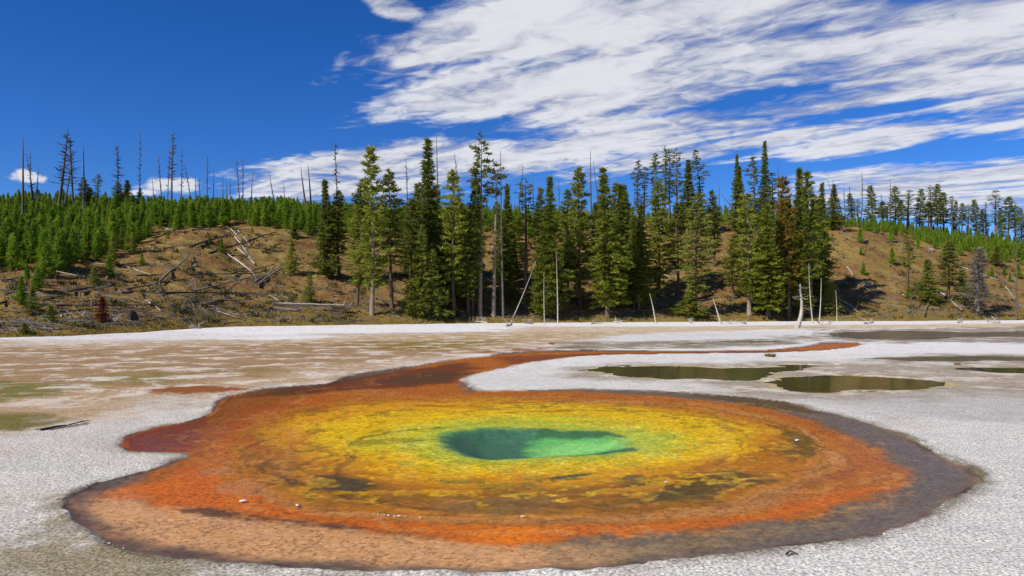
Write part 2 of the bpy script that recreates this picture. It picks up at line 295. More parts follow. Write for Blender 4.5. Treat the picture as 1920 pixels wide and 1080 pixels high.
INL = [
 ([(150,955),(165,925),(200,915),(300,938),(420,955),(600,978),(780,992),(960,1012),(1080,1025),(1250,1030),(1150,1048),(1000,1056),(700,1058),(450,1044),(300,1022),(200,992)], (216, 156, 104), .16, .10, 1, .08),
 ([(980,1030),(1200,1010),(1400,992),(1560,965),(1700,920),(1690,950),(1560,990),(1400,1015),(1200,1035),(1040,1046)], (150,122,88), .14, .12, .75, 1.1),
 ([(175,925),(260,893),(340,866),(362,852),(345,849),(300,847),(240,845),(222,834),(230,818),(300,798),(400,772),(405,752),(440,738),(650,716),(780,686),(900,668),(1000,659),(1300,659),(1520,650),(1600,640),(1620,645),(1540,656),(1300,661),(1000,676),(860,712),(870,733),(1060,731),(1250,741),(1400,755),(1480,772),(1560,798),(1640,832),(1700,872),(1718,897),(1650,928),(1560,952),(1440,972),(1340,988),(1150,997),(960,1015),(850,1005),(700,985),(520,965),(380,950),(300,940)], (186, 102, 26), .13, .10, 1, .1),
 ([(190,930),(240,910),(300,900),(360,915),(380,945),(300,940)], (220, 120, 60), .15, .1, .85, .2),
 ([(240,915),(300,888),(370,880),(440,905),(480,935),(600,962),(760,975),(960,982),(1150,984),(1320,972),(1420,955),(1560,925),(1640,905),(1600,935),(1440,972),(1200,993),(960,1012),(820,998),(620,980),(450,962),(380,946),(300,938)], (216, 106, 14), .10, .08, .95, .15),
 ([(860,985),(1000,985),(1020,1005),(960,1018),(880,1008)], (240, 122, 8), .1, .08, .9, .1),
 ([(222,834),(230,818),(300,798),(390,778),(380,810),(360,835),(345,846),(240,845)], (160, 74, 32), .12, .05, .9, .1),  # left bay: purplish tree reflection painted into the mat colour
 ([(440,742),(520,727),(600,722),(640,710),(760,692),(870,678),(900,690),(850,715),(780,722),(640,730),(560,738),(470,742)], (104,50,28), .3, .25, .85, .45),
 ([(700,712),(800,697),(880,697),(850,712),(760,720)], (88,62,34), .25, .2, .8, .3),
 ([(930,668),(1050,663),(1300,659),(1500,656),(1300,664),(1060,668),(960,682)], (132,60,32), .3, .2, .8, .3),
 ([(1500,652),(1540,643),(1610,642),(1590,650),(1530,655)], (190,110,60), .4, .2, .9, .2),
 ([(330,945),(385,945),(450,955),(560,968),(680,984),(720,992),(600,980),(470,966),(380,960)], (84,52,34), .05, .06, .85, .5),
 ([(1300,740),(1400,744),(1520,765),(1640,800),(1740,845),(1800,880),(1780,925),(1700,975),(1580,1005),(1400,1030),(1200,1052),(1250,1035),(1450,1005),(1600,975),(1700,930),(1725,895),(1690,860),(1620,815),(1540,785),(1430,760)], (116,102,96), .16, .08, .75, .3),
 ([(1290,737),(1400,743),(1480,753),(1560,775),(1500,772),(1400,758)], (96,74,38), .15, .1, .85, .3),
 # tan rim round the inner mat
 ([(380,855),(420,815),(470,790),(560,758),(700,742),(900,738),(1060,741),(1250,753),(1400,772),(1500,796),(1580,830),(1608,868),(1570,895),(1500,920),(1400,955),(1250,968),(1050,975),(900,975),(760,970),(620,955),(520,938),(440,905),(390,880)], (196, 116, 26), .12, .1, .95, .12),
 ([(1470,930),(1540,890),(1590,860),(1560,840),(1540,860),(1500,890),(1400,930),(1200,955),(960,965),(800,964),(620,948),(520,925),(500,935),(620,958),(800,972),(1000,975),(1250,968),(1400,955)], (194,128,66), .07, .05, .9, .2),
 ([(405,905),(440,892),(500,892),(525,910),(515,925),(450,925),(420,918)], (196,124,66), .06, .06, .8, .3),
 ([(375,880),(420,870),(440,873),(420,886),(380,888)], (206,140,90), .05, .05, .6, .4),
 ([(430,838),(440,808),(500,788),(560,764),(700,748),(900,743),(1060,746),(1250,759),(1380,776),(1480,800),(1520,822),(1545,848),(1530,875),(1450,912),(1400,930),(1300,944),(1100,958),(900,963),(780,960),(650,948),(560,930),(500,905),(450,872)], (184, 112, 12), .12, .12, 1, .1),
 ([(455,850),(470,845),(490,880),(560,918),(680,945),(900,955),(1100,950),(1300,935),(1430,905),(1380,900),(1240,890),(1100,912),(900,925),(720,915),(600,890),(520,862)], (140,92,20), .15, .2, .85, .55),
 ([(1170,905),(1280,888),(1400,882),(1470,885),(1430,910),(1340,930),(1220,935),(1160,925)], (96,72,24), .14, .14, .9, .4),
 ([(535,895),(600,890),(700,900),(720,918),(620,915),(550,908)], (88,70,34), .1, .1, .85, .4),
 ([(1440,792),(1500,805),(1545,845),(1520,855),(1440,838),(1460,815)], (112,86,30), .1, .12, .85, .5),
 ([(1210,895),(1250,890),(1290,897),(1230,902)], (196,120,30), .04, .05, .9, .2),
 ([(480,812),(560,772),(700,752),(900,744),(1060,748),(1250,762),(1380,780),(1450,802),(1440,830),(1380,852),(1300,878),(1150,900),(900,912),(760,895),(640,872),(560,850),(500,835)], (212, 142, 8), .15, .15, .95, .15),
 ([(560,800),(640,775),(800,757),(1000,751),(1200,765),(1340,780),(1420,802),(1410,825),(1320,850),(1200,872),(1000,885),(860,885),(760,870),(660,845),(600,825)], (232, 182, 6), .2, .2, .9, .25),
 ([(640,832),(700,806),(820,785),(960,772),(1100,778),(1200,787),(1270,803),(1300,820),(1250,842),(1150,858),(1000,864),(880,868),(820,856),(740,838),(680,840)], (204, 190, 40), .25, .15, .85, .2),
 ([(760,830),(800,802),(880,787),(1000,785),(1120,790),(1210,800),(1245,820),(1210,843),(1100,856),(960,862),(880,862),(820,848)], (186,186,58), .18, .08, .75, .1),
 ([(1190,800),(1260,812),(1250,830),(1190,842)], (150,176,60), .15, .08, .7, .1),
 ([(650,832),(680,820),(760,812),(800,820),(740,826),(690,832)], (150,120,22), .04, .08, .7, .6),
 ([(1030,890),(1090,884),(1090,891),(1040,898)], (84,84,40), .04, .06, .85, .4),
 ([(1170,888),(1210,886),(1205,892),(1175,892)], (84,80,40), .03, .05, .8, .3),
 (HOLE, (100,168,90), .12, .05, 1, .2),
 ([(1150,790),(1230,800),(1260,820),(1240,845),(1185,842),(1165,826),(1150,812)], (192,188,58), .25, .06, .8, .2),
 ([(826,815),(846,803),(900,797),(960,796),(1010,799),(1000,806),(985,814),(990,826),(1000,838),(985,850),(920,854),(880,849),(850,838),(835,828)], (66,102,80), .16, .04, .95, .15),
 ([(1000,798),(1060,801),(1120,801),(1160,808),(1180,814),(1110,809),(1040,806),(1000,806)], (58,92,64), .07, .04, .85, .3),
 ([(960,846),(1040,842),(1100,843),(1110,836),(1150,832),(1192,834),(1184,840),(1130,845),(1050,849),(970,853)], (60,96,72), .08, .04, .85, .4),
 ([(1010,815),(1060,810),(1120,813),(1170,819),(1150,829),(1060,834),(1010,830)], (150,212,112), .28, .06, .8, .2),
 (LN([(650,830),(672,818),(705,812),(760,802),(820,796)], 3), (96,84,26), .03, .05, .8, .5),
 (LN([(745,833),(770,832),(800,828)], 3), (200,206,110), .04, .04, .7, .3),
 (LN([(530,796),(600,783),(700,768),(850,757),(1000,752),(1140,751)], 3), (176,116,16), .05, .05, .8, .4),
 (LN([(555,810),(490,818),(452,835),(444,852),(456,870),(512,890),(597,923),(728,946),(860,960),(1000,962)], 4), (214,136,34), .03, .05, .85, .4),
 (LN([(500,820),(464,836),(456,854),(468,869),(522,889),(606,921),(736,943),(860,955)], 5), (96,64,22), .04, .06, .8, .6),
 ([(520,886),(600,888),(690,894),(700,905),(640,916),(600,912),(545,900)], (84,70,36), .08, .08, .8, .5),
 ([(790,940),(900,928),(1060,930),(1080,948),(960,960),(830,958)], (138,104,58), .12, .1, .7, .5),
 (LN([(1040,894),(1070,888),(1110,884)], 8), (82,86,50), .04, .06, .85, .4),
 (LN([(1170,891),(1200,892)], 4), (82,80,50), .03, .04, .85, .4),
 (LN([(600,888),(640,885)], 4), (82,70,40), .03, .04, .8, .4),
 (LN([(1500,800),(1530,818),(1545,832)], 5), (206,150,90), .03, .05, .7, .4),
 (LN([(1080,748),(1240,755),(1380,770),(1470,789),(1540,817)], 3), (200,140,80), .04, .05, .7, .5),
 (LN([(1340,950),(1450,925),(1560,890),(1600,872)], 6), (136,66,34), .08, .08, .7, .4),
 (LN([(380,867),(420,858),(445,862)], 8), (206,142,84), .03, .05, .6, .5),
 ([(350,880),(380,862),(420,830),(400,800),(420,775),(460,760),(560,745),(640,738),(560,758),(470,785),(430,815),(420,860),(390,885)], (196,92,12), .15, .12, .7, .3),
 ([(530,793),(570,774),(640,759),(800,751),(980,749),(860,760),(700,772),(600,790),(560,800)], (230,158,10), .08, .06, .85, .2),
 ([(118,945),(150,985),(190,1012),(235,1030),(330,1050),(430,1059),(560,1068),(700,1073),(700,1062),(560,1054),(430,1042),(320,1020),(230,992),(188,962),(178,935),(215,905),(160,915)], (104,78,68), .13, .1, .62, .5),
]
NA, NY = 1150, 640
av = np.concatenate([np.array([-14, -8, -5, -3, -2, -1.4, -1.05]), np.linspace(-.86, .86, NA), np.array([1.05, 1.4, 2, 3, 5, 8, 14])])
yi_ = np.linspace(1 / 3.6, 1 / 165, NY)
yv = np.concatenate([np.array([-1.2, -.5, .5, 1.5, 2.4, 3.0]) + 0., 1 / yi_, np.array([200, 260, 340])])
AA, YY = np.meshgrid(av, yv); XX = AA * (YY + 1.8)
sh = XX.shape; x = XX.ravel(); y = YY.ravel(); N = len(x)
def paint(C, Lay, mask=None):
    for i, (pl, c, soft, rag, st, brk) in enumerate(Lay):
        P = np.array(G(pl)); m = soft + rag + 1
        sel = (x > P[:, 0].min() - m) & (x < P[:, 0].max() + m) & (y > P[:, 1].min() - m) & (y < P[:, 1].max() + m)
        if mask is not None: sel &= mask > .001
        if not sel.any(): continue
        xs, ys = x[sel], y[sel]
        f = .9 / max(rag * 3, .12)
        wx = xs + rag * 1.6 * fbm(xs * f, ys * f, i + 2, 5); wy = ys + rag * 1.6 * fbm(xs * f, ys * f, i + 40, 5)
        d = sdist(wx, wy, P)
        if brk > 0:
            fb = 1.3 / max(soft, .08)
            d = d + brk * soft * 2.2 * fbm(xs * fb, ys * fb, i + 60, 4)
        a = sst(d, -soft, soft) * st
        if mask is not None: a = a * mask[sel]
        C[sel] = C[sel] * (1 - a[:, None]) + np.array(lin(c)) * a[:, None]
C = np.zeros((N, 3)); C[:] = lin((214, 207, 194))
C *= (1 + .10 * fbm(x * .35, y * .35, 1, 4))[:, None]
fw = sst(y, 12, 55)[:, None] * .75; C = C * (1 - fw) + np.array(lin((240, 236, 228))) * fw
lf = sst(-x, 1, 6) * sst(28 - y, 0, 10); C = C * (1 - .25 * lf[:, None]) + np.array(lin((176, 166, 146))) * .25 * lf[:, None]
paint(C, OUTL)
dn = fbm(x * 2.2, y * 2.2, 5, 5) * .10 + fbm(x * 9, y * 9, 6, 3) * .025
nearm = y < 75
dp = np.full(N, -9.); 
dp[nearm] = sdist(x[nearm], y[nearm], G(OUT))
dpn = dp + dn
# stained rim on the crust
rim = sst(dpn, -.30, -.02) * (dpn < .4) * np.clip(.55 + fbm(x * 1.1, y * 1.1, 9, 3) * 1.3, 0, 1)
lb = sst(-x, -1, 2)
C = C * (1 - rim[:, None] * .7) + np.array(lin((98, 84, 56))) * rim[:, None] * .7
pm = sst(dpn, -.02, .03)
C = C * (1 - pm[:, None]) + np.array(lin((118, 98, 80))) * pm[:, None]
paint(C, [(a, c, s_ * 1.15, r * (1.9 if r < .15 else 1.3), st, max(bk, .3)) for a, c, s_, r, st, bk in INL], pm)
# concentric wisps, flecks and dark cracks of the living mats
hc = gp(1010, 826); th_ = np.arctan2(y - hc[1], x - hc[0]); dhh = np.full(N, -9.); ins = pm > .001; dhh[ins] = -sdist(x[ins], y[ins], G(HOLE))
tt = np.clip(dhh / (np.maximum(dhh, 0) + np.maximum(dp, 0) + .01), 0, 1)      # 0 at the vent, 1 at the shore
cx_, cy_ = np.cos(th_) * 3.2, np.sin(th_) * 3.2
wz = .08 * fbm(x * 1.3, y * 1.3, 81, 4)
st1 = fbm(cx_ * 1.3 + (tt + wz) * 22, cy_ * 1.3 - (tt + wz) * 15, 83, 4); st2 = fbm(cx_ * 2 - (tt + wz) * 34, cy_ * 2 + (tt + wz) * 20, 87, 5)
iso = fbm(x * 2.6, y * 2.6, 91, 5); iso2 = fbm(x * 7, y * 7, 95, 4)
def blend(mk, c, k):
    a = np.clip(mk, 0, 1)[:, None] * k; C[:] = C * (1 - a) + np.array(lin(c)) * a
zi = lambda a, b, e=.06: sst(tt, a - e, a + e) * sst(-tt, -b - e, -b + e) * pm * sst(dhh, .02, .35)
blend(zi(.10, .62) * sst(st1 + .4 * iso2, .12, .34), (240, 180, 16), .55)
blend(zi(.30, .70) * sst(st2 + .5 * iso2, .16, .36), (124, 76, 14), .6)
blend(zi(.45, .76) * sst(st1 - .3 * iso, .18, .4), (176, 80, 14), .5)
blend(zi(.50, .90) * sst(-st2 + .4 * iso2, .20, .42), (214, 142, 70), .5)
blend(zi(.15, .72) * sst(-np.abs(st1 + .25 * iso), -.035, -.004) * sst(iso, -.1, .3), (84, 62, 20), .7)
blend(zi(.05, .55) * sst(iso2 + .5 * iso, .22, .42), (250, 194, 24), .5)
blend(zi(.25, .62) * sst(iso + .5 * iso2, .30, .5), (70, 70, 34), .55)
blend(zi(.6, 1.0) * sst(fbm(x * 36, y * 36, 97, 2) - .3 * iso, .2, .42), (96, 60, 36), .55)
blend(zi(.0, .22) * sst(iso + .6 * iso2, .1, .35), (212, 206, 80), .45)
blend(zi(.0, .2) * sst(-iso + .6 * iso2, .15, .4), (120, 150, 40), .4)
edge = sst(dpn, -.05, .0) * sst(-dpn, -.12, 0) * np.clip(.35 + fbm(x * 1.5, y * 1.5, 61, 4) * 1.2, 0, .75)
C = C * (1 - edge[:, None]) + np.array(lin((52, 36, 24))) * edge[:, None]
wet = pm.copy(); depth = np.zeros(N)
for P_, dd, cc in ((POND, .05, (206, 182, 92)), (PONDB, .05, (204, 172, 84)), (POND2, .05, (140, 124, 60)), (POND3, .04, (136, 120, 98)), (POND4, .04, (126, 116, 84)), (POND5, .04, (124, 112, 84))):
    d = sdist(x + .5 * fbm(x * .6, y * .6, 71, 4), y + .9 * fbm(x * .6, y * .6, 72, 4), G(P_)) + dn * 2
    if P_ is POND3 or P_ is POND4: d = d + 3.2 * fbm(x * .09, y * .16, 73, 4) - .9
    a = sst(d, -.45, .35) * .95; wet = np.maximum(wet, a * .9)
    C = C * (1 - a[:, None]) + np.array(lin(cc)) * a[:, None]
    depth = np.maximum(depth, dd * .85 * sst(d, -.9, .8))
depth = np.maximum(depth, .032 * sst(dpn, -.12, .3))
dh = sdist(x, y, G(HOLE)) + .05 * fbm(x * 3, y * 3, 21, 3)
depth = depth + .2 * sst(dh, -.1, .7) * (1 - .65 * sst(x, .2, 2.0)) + .02 * sst(dh, -2.0, 0)
z = .012 * fbm(x * 1.5, y * 1.5, 31, 4) * np.clip(y / 10, .4, 3) + .006 * fbm(x * 12, y * 12, 33, 3) * (1 - pm) + .016 * sst(dpn, -.22, -.06) * sst(-dpn, -.02, .06) * np.clip(.5 + fbm(x * 2, y * 2, 62, 4) * 2, 0, 1.6)
z = z * (1 - .7 * wet) - depth
z = np.where(y > 165, z - .05, z)
me = npmesh('ground', np.stack([x, y, z], 1), (lambda r, c: np.stack([(r * sh[1] + c).ravel(), (r * sh[1] + c + 1).ravel(), ((r + 1) * sh[1] + c + 1).ravel(), ((r + 1) * sh[1] + c).ravel()], 1))(*np.meshgrid(np.arange(sh[0] - 1), np.arange(sh[1] - 1), indexing='ij')), [], smooth=True)
ca = me.color_attributes.new('paint', 'FLOAT_COLOR', 'POINT')
ca.data.foreach_set('color', np.concatenate([np.clip(C, 0.002, .9), wet[:, None]], 1).astype(np.float32).ravel())

m_ground, t, b = mat('sinter_and_bacterial_mat', .8, .06)
at = t.node('ShaderNodeAttribute', attribute_name='paint')
geo = t.node('ShaderNodeNewGeometry'); pos = geo.outputs['Position']
W = at.outputs['Alpha']
g1 = t.noise(pos, 30, 4, .75); g2 = t.noise(pos, 9, 5, .6); g3 = t.noise(pos, 1.6, 5, .6)
grain = t.m('MULTIPLY', t.rng(g1, .38, .62, .38, 1.42), t.rng(g2, .3, .7, .86, 1.1))
grain = t.m('MULTIPLY', grain, t.rng(g3, .3, .7, .9, 1.07))
vo = t.node('ShaderNodeTexVoronoi'); vo.inputs['Scale'].default_value = 11; t.l.new(pos, vo.inputs['Vector'])
mw = t.noise(pos, 14, 6, .68, .8)
matn = t.m('MULTIPLY', t.rng(mw, .34, .66, .5, 1.5), t.rng(g3, .3, .7, .8, 1.15))
flk = t.noise(pos, 22, 3, .7)
matn = t.m('ADD', matn, t.m('MULTIPLY', t.ss(flk, .6, .72), .5))
hs0 = t.node('ShaderNodeSeparateColor', mode='HSV'); t.l.new(at.outputs['Color'], hs0.inputs[0])
amp = t.m('ADD', .35, t.m('MULTIPLY', t.m('SUBTRACT', t.ss(hs0.outputs[0], .055, .115), t.ss(hs0.outputs[0], .22, .33)), .65))
matn = t.m('ADD', 1, t.m('MULTIPLY', t.m('SUBTRACT', matn, 1), amp))
matn = t.m('MULTIPLY', matn, t.rng(vo.outputs['Distance'], 0, .7, 1.12, .85))
gr = t.m('ADD', t.m('MULTIPLY', grain, t.m('SUBTRACT', 1, W)), t.m('MULTIPLY', matn, W))
cg = t.mix(1.0, at.outputs['Color'], t.gray(gr), 'MULTIPLY')
hsv = t.node('ShaderNodeSeparateColor', mode='HSV'); t.l.new(at.outputs['Color'], hsv.inputs[0])
sy = t.node('ShaderNodeSeparateXYZ'); t.l.new(pos, sy.inputs[0])
veg = t.m('MULTIPLY', t.m('MULTIPLY', t.m('SUBTRACT', 1, W), t.ss(hsv.outputs[1], .12, .4)), t.ss(sy.outputs[1], 11, 20))
p1 = t.noise(pos, .55, 6, .68, .4); p2 = t.noise(pos, 2.6, 5, .7); p3 = t.noise(pos, .22, 5, .6)
dry = t.m('SUBTRACT', 1, W)
cg = t.mix(t.m('MULTIPLY', t.m('MULTIPLY', veg, t.ss(p1, .50, .60)), .72), cg, lin((218, 206, 188)))
cg = t.mix(t.m('MULTIPLY', t.m('MULTIPLY', veg, t.ss(p2, .53, .63)), .75), cg, lin((146, 92, 52)))
cg = t.mix(t.m('MULTIPLY', t.m('MULTIPLY', dry, t.ss(p3, .55, .68)), .35), cg, lin((168, 150, 128)))
cg = t.mix(t.m('MULTIPLY', t.m('MULTIPLY', dry, t.ss(p2, .62, .72)), .4), cg, lin((150, 130, 108)))
t.l.new(cg, b.inputs['Base Color'])
t.l.new(t.m('SUBTRACT', .9, t.m('MULTIPLY', W, .35)), b.inputs['Roughness'])
bump(t, b, t.m('ADD', t.m('MULTIPLY', g1, t.m('SUBTRACT', 1.1, W)), t.m('MULTIPLY', g2, .8)), .013, .8)
me.materials.append(m_ground)
ground = link(bpy.data.objects.new('ground', me)); tag(ground, kind='structure')

# water sheets: thin clear water over the mats
def water_mat(name, k, ripple, tint=(.97, 1, .98)):
    m = bpy.data.materials.new(name); m.use_nodes = True; t = NT(m.node_tree)
    fr = t.node('ShaderNodeFresnel'); fr.inputs[0].default_value = 1.33
    gl = t.node('ShaderNodeBsdfGlossy'); gl.inputs['Roughness'].default_value = .04
    tr = t.node('ShaderNodeBsdfTransparent'); tr.inputs[0].default_value = tint + (1,)
    geo = t.node('ShaderNodeNewGeometry')
    n = t.noise(geo.outputs['Position'], 5, 3, .6)
    bp = t.node('ShaderNodeBump'); bp.inputs['Distance'].default_value = ripple; t.l.new(n, bp.inputs['Height'])
    t.l.new(bp.outputs[0], gl.inputs['Normal'])
    mx_ = t.node('ShaderNodeMixShader')
    if name == 'pool_water':      # mirror share raised by position over the left bay, to bring out reflections
        s3 = t.node('ShaderNodeSeparateXYZ'); t.l.new(geo.outputs['Position'], s3.inputs[0])
        k = t.m('ADD', k, t.m('MULTIPLY', .26, t.m('MULTIPLY', t.ss(s3.outputs[0], -4.5, -5.8), t.ss(s3.outputs[1], 10.5, 11.6))))
    t.l.new(t.m('MULTIPLY', fr.outputs[0], k), mx_.inputs[0])
    t.l.new(tr.outputs[0], mx_.inputs[1]); t.l.new(gl.outputs[0], mx_.inputs[2])
    o = t.node('ShaderNodeOutputMaterial'); t.l.new(mx_.outputs[0], o.inputs[0]); return m
wm1 = water_mat('pool_water', .11, .004); wm2 = water_mat('pond_water', .85, .002)
def sheet(name, poly, zz, m, grow=.35):
    P = [Vector((a, b_, 0)) for a, b_ in G(poly)]; n = len(P); out = []
    for i in range(n):
        e1 = (P[i] - P[i - 1]); e2 = (P[(i + 1) % n] - P[i]); t_ = (e1.normalized() + e2.normalized())
        if t_.length < .3: t_ = e2
        t_.normalize(); nn = Vector((-t_.y, t_.x, 0))
        ar = sum(P[k - 1].x * P[k].y - P[k].x * P[k - 1].y for k in range(n))
        q = P[i] + nn * (grow if ar < 0 else -grow); out.append((q.x, q.y, zz))
    me = bpy.data.meshes.new(name); me.from_pydata(out, [], [tuple(range(n))]); me.materials.append(m); me.update()
    if me.polygons[0].normal.z < 0: me.flip_normals()
    return tag(link(bpy.data.objects.new(name, me)), kind='structure')
sheet('pool_water', OUT, -.018, wm1, .03)
wm3 = water_mat('shallow_water', .42, .003)
sheet('pond_water', POND, -.02, wm2, .5); sheet('pond_water', PONDB, -.021, wm2, .3)
sheet('pond_water', POND2, -.02, wm2, .2); sheet('pond_water', POND3, -.02, wm3, .2)
sheet('pond_water', POND4, -.02, wm3, .2); sheet('pond_water', POND5, -.02, wm3, .2)

# ------------------------------------------------------------------ hill
hx = np.linspace(-1.5, 1.5, 620); hy = np.concatenate([np.arange(40, 190, .45), np.arange(190, 420, 4)])
HA, HY = np.meshgrid(hx, hy); HX = HA * HY; hs_ = HX.shape
HZ = hz(HX, HY)
r_, c_ = np.meshgrid(np.arange(hs_[0] - 1), np.arange(hs_[1] - 1), indexing='ij')
q = np.stack([(r_ * hs_[1] + c_).ravel(), (r_ * hs_[1] + c_ + 1).ravel(), ((r_ + 1) * hs_[1] + c_ + 1).ravel(), ((r_ + 1) * hs_[1] + c_).ravel()], 1)
zz = HZ.ravel(); q = q[zz[q].max(1) > -1.2]
m_hill, t, b = mat('dry_hillside_soil', .95, .1)
geo = t.node('ShaderNodeNewGeometry'); pos = geo.outputs['Position']
n1 = t.noise(pos, .16, 5, .6); n2 = t.noise(pos, 1.1, 6, .65); n3 = t.noise(pos, 6, 4, .7)
s2 = t.node('ShaderNodeSeparateXYZ'); t.l.new(pos, s2.inputs[0])
c1 = t.mix(t.ss(n1, .38, .62), lin((126, 92, 54)), lin((140, 116, 64)))
c1 = t.mix(t.ss(n2, .5, .68), c1, lin((104, 84, 44)))
low = t.ss(t.m('ADD', s2.outputs[2], t.m('MULTIPLY', n1, 3)), 4.2, 1.6)
c1 = t.mix(t.m('MULTIPLY', low, .8), c1, lin((126, 108, 52)))
c1 = t.mix(t.ss(n3, .56, .72), c1, lin((60, 46, 30)))
c1 = t.mix(t.m('MULTIPLY', t.ss(n3, .36, .28), .4), c1, lin((190, 160, 120)))
t.l.new(c1, b.inputs['Base Color']); bump(t, b, n2, .35, .7)
hill = link(bpy.data.objects.new('hill', npmesh('hill', np.stack([HX.ravel(), HY.ravel(), zz], 1), q, [m_hill], smooth=True))); tag(hill, kind='structure')

# ------------------------------------------------------------------ materials for plants and wood
def foliage(name, a, b_, c=None, trans=.34):
    m = bpy.data.materials.new(name); m.use_nodes = True; t = NT(m.node_tree)
    oi = t.node('ShaderNodeObjectInfo'); geo = t.node('ShaderNodeNewGeometry')
    n = t.noise(geo.outputs['Position'], .9, 4, .65)
    cc = t.mix(t.ss(n, .36, .64), lin(a), lin(b_))
    cc = t.mix(t.m('MULTIPLY', oi.outputs['Random'], .75), cc, lin(c or a))
    d = t.node('ShaderNodeBsdfDiffuse'); tr = t.node('ShaderNodeBsdfTranslucent'); t.l.new(cc, d.inputs[0]); t.l.new(cc, tr.inputs[0])
    mx_ = t.node('ShaderNodeMixShader'); mx_.inputs[0].default_value = trans; t.l.new(d.outputs[0], mx_.inputs[1]); t.l.new(tr.outputs[0], mx_.inputs[2])
    o = t.node('ShaderNodeOutputMaterial'); t.l.new(mx_.outputs[0], o.inputs[0]); return m
F_SPR = foliage('spruce_needles', (94, 106, 34), (150, 154, 56), (96, 104, 50))
F_PIN = foliage('pine_needles', (112, 124, 42), (166, 168, 68), (130, 130, 70))
F_YNG = foliage('young_pine_needles', (92, 130, 36), (164, 180, 62), (106, 130, 44))
F_RUS = foliage('rust_brown_needles', (98, 104, 36), (156, 116, 48), (120, 108, 44))
F_RED = foliage('dead_red_needles', (104, 40, 24), (130, 58, 34))
F_GRY = foliage('grey_dead_twigs', (96, 88, 78), (136, 126, 112), trans=.05)
F_GRS = foliage('dry_grass', (164, 134, 70), (132, 112, 54), (112, 94, 44), .2)
F_SAG = foliage('sagebrush_leaves', (74, 72, 44), (104, 98, 62), (60, 56, 36), .1)
def wood(name, a, b_, rough=.85):
    m, t, b = mat(name, rough, .15)
    tcn = t.node('ShaderNodeTexCoord'); geo = t.node('ShaderNodeNewGeometry'); oi = t.node('ShaderNodeObjectInfo')
    n = t.noise(geo.outputs['Position'], 4, 6, .7)
    c = t.mix(t.ss(n, .35, .65), lin(a), lin(b_))
    c = t.mix(t.m('MULTIPLY', oi.outputs['Random'], .35), c, lin(a))
    t.l.new(c, b.inputs['Base Color']); bump(t, b, n, .05, .6); return m
W_BRK = wood('conifer_bark', (74, 58, 44), (112, 94, 76))
W_PAL = wood('pale_bark', (112, 98, 84), (150, 134, 116))
W_GRY = wood('weathered_grey_wood', (96, 90, 82), (146, 138, 126))
W_SNG = wood('dead_standing_wood', (70, 64, 60), (112, 104, 96))  # grey wood darkened: the dark look against the sky put into its colour
W_WHT = wood('bleached_wood', (158, 149, 136), (196, 187, 173))
W_DRK = wood('charred_dark_wood', (44, 38, 34), (86, 78, 70))
W_ROK, t, b = mat('rock', .9, .2)
oi = t.node('ShaderNodeObjectInfo'); geo = t.node('ShaderNodeNewGeometry')
t.l.new(t.mix(t.ss(t.noise(geo.outputs['Position'], 12, 5, .65), .35, .65), lin((190, 182, 172)), lin((232, 228, 220))), b.inputs['Base Color'])
W_BLD, t, b = mat('boulder', .9, .2)
geo = t.node('ShaderNodeNewGeometry')
t.l.new(t.mix(t.ss(t.noise(geo.outputs['Position'], 3, 5, .65), .35, .65), lin((92, 82, 76)), lin((156, 140, 130))), b.inputs['Base Color'])

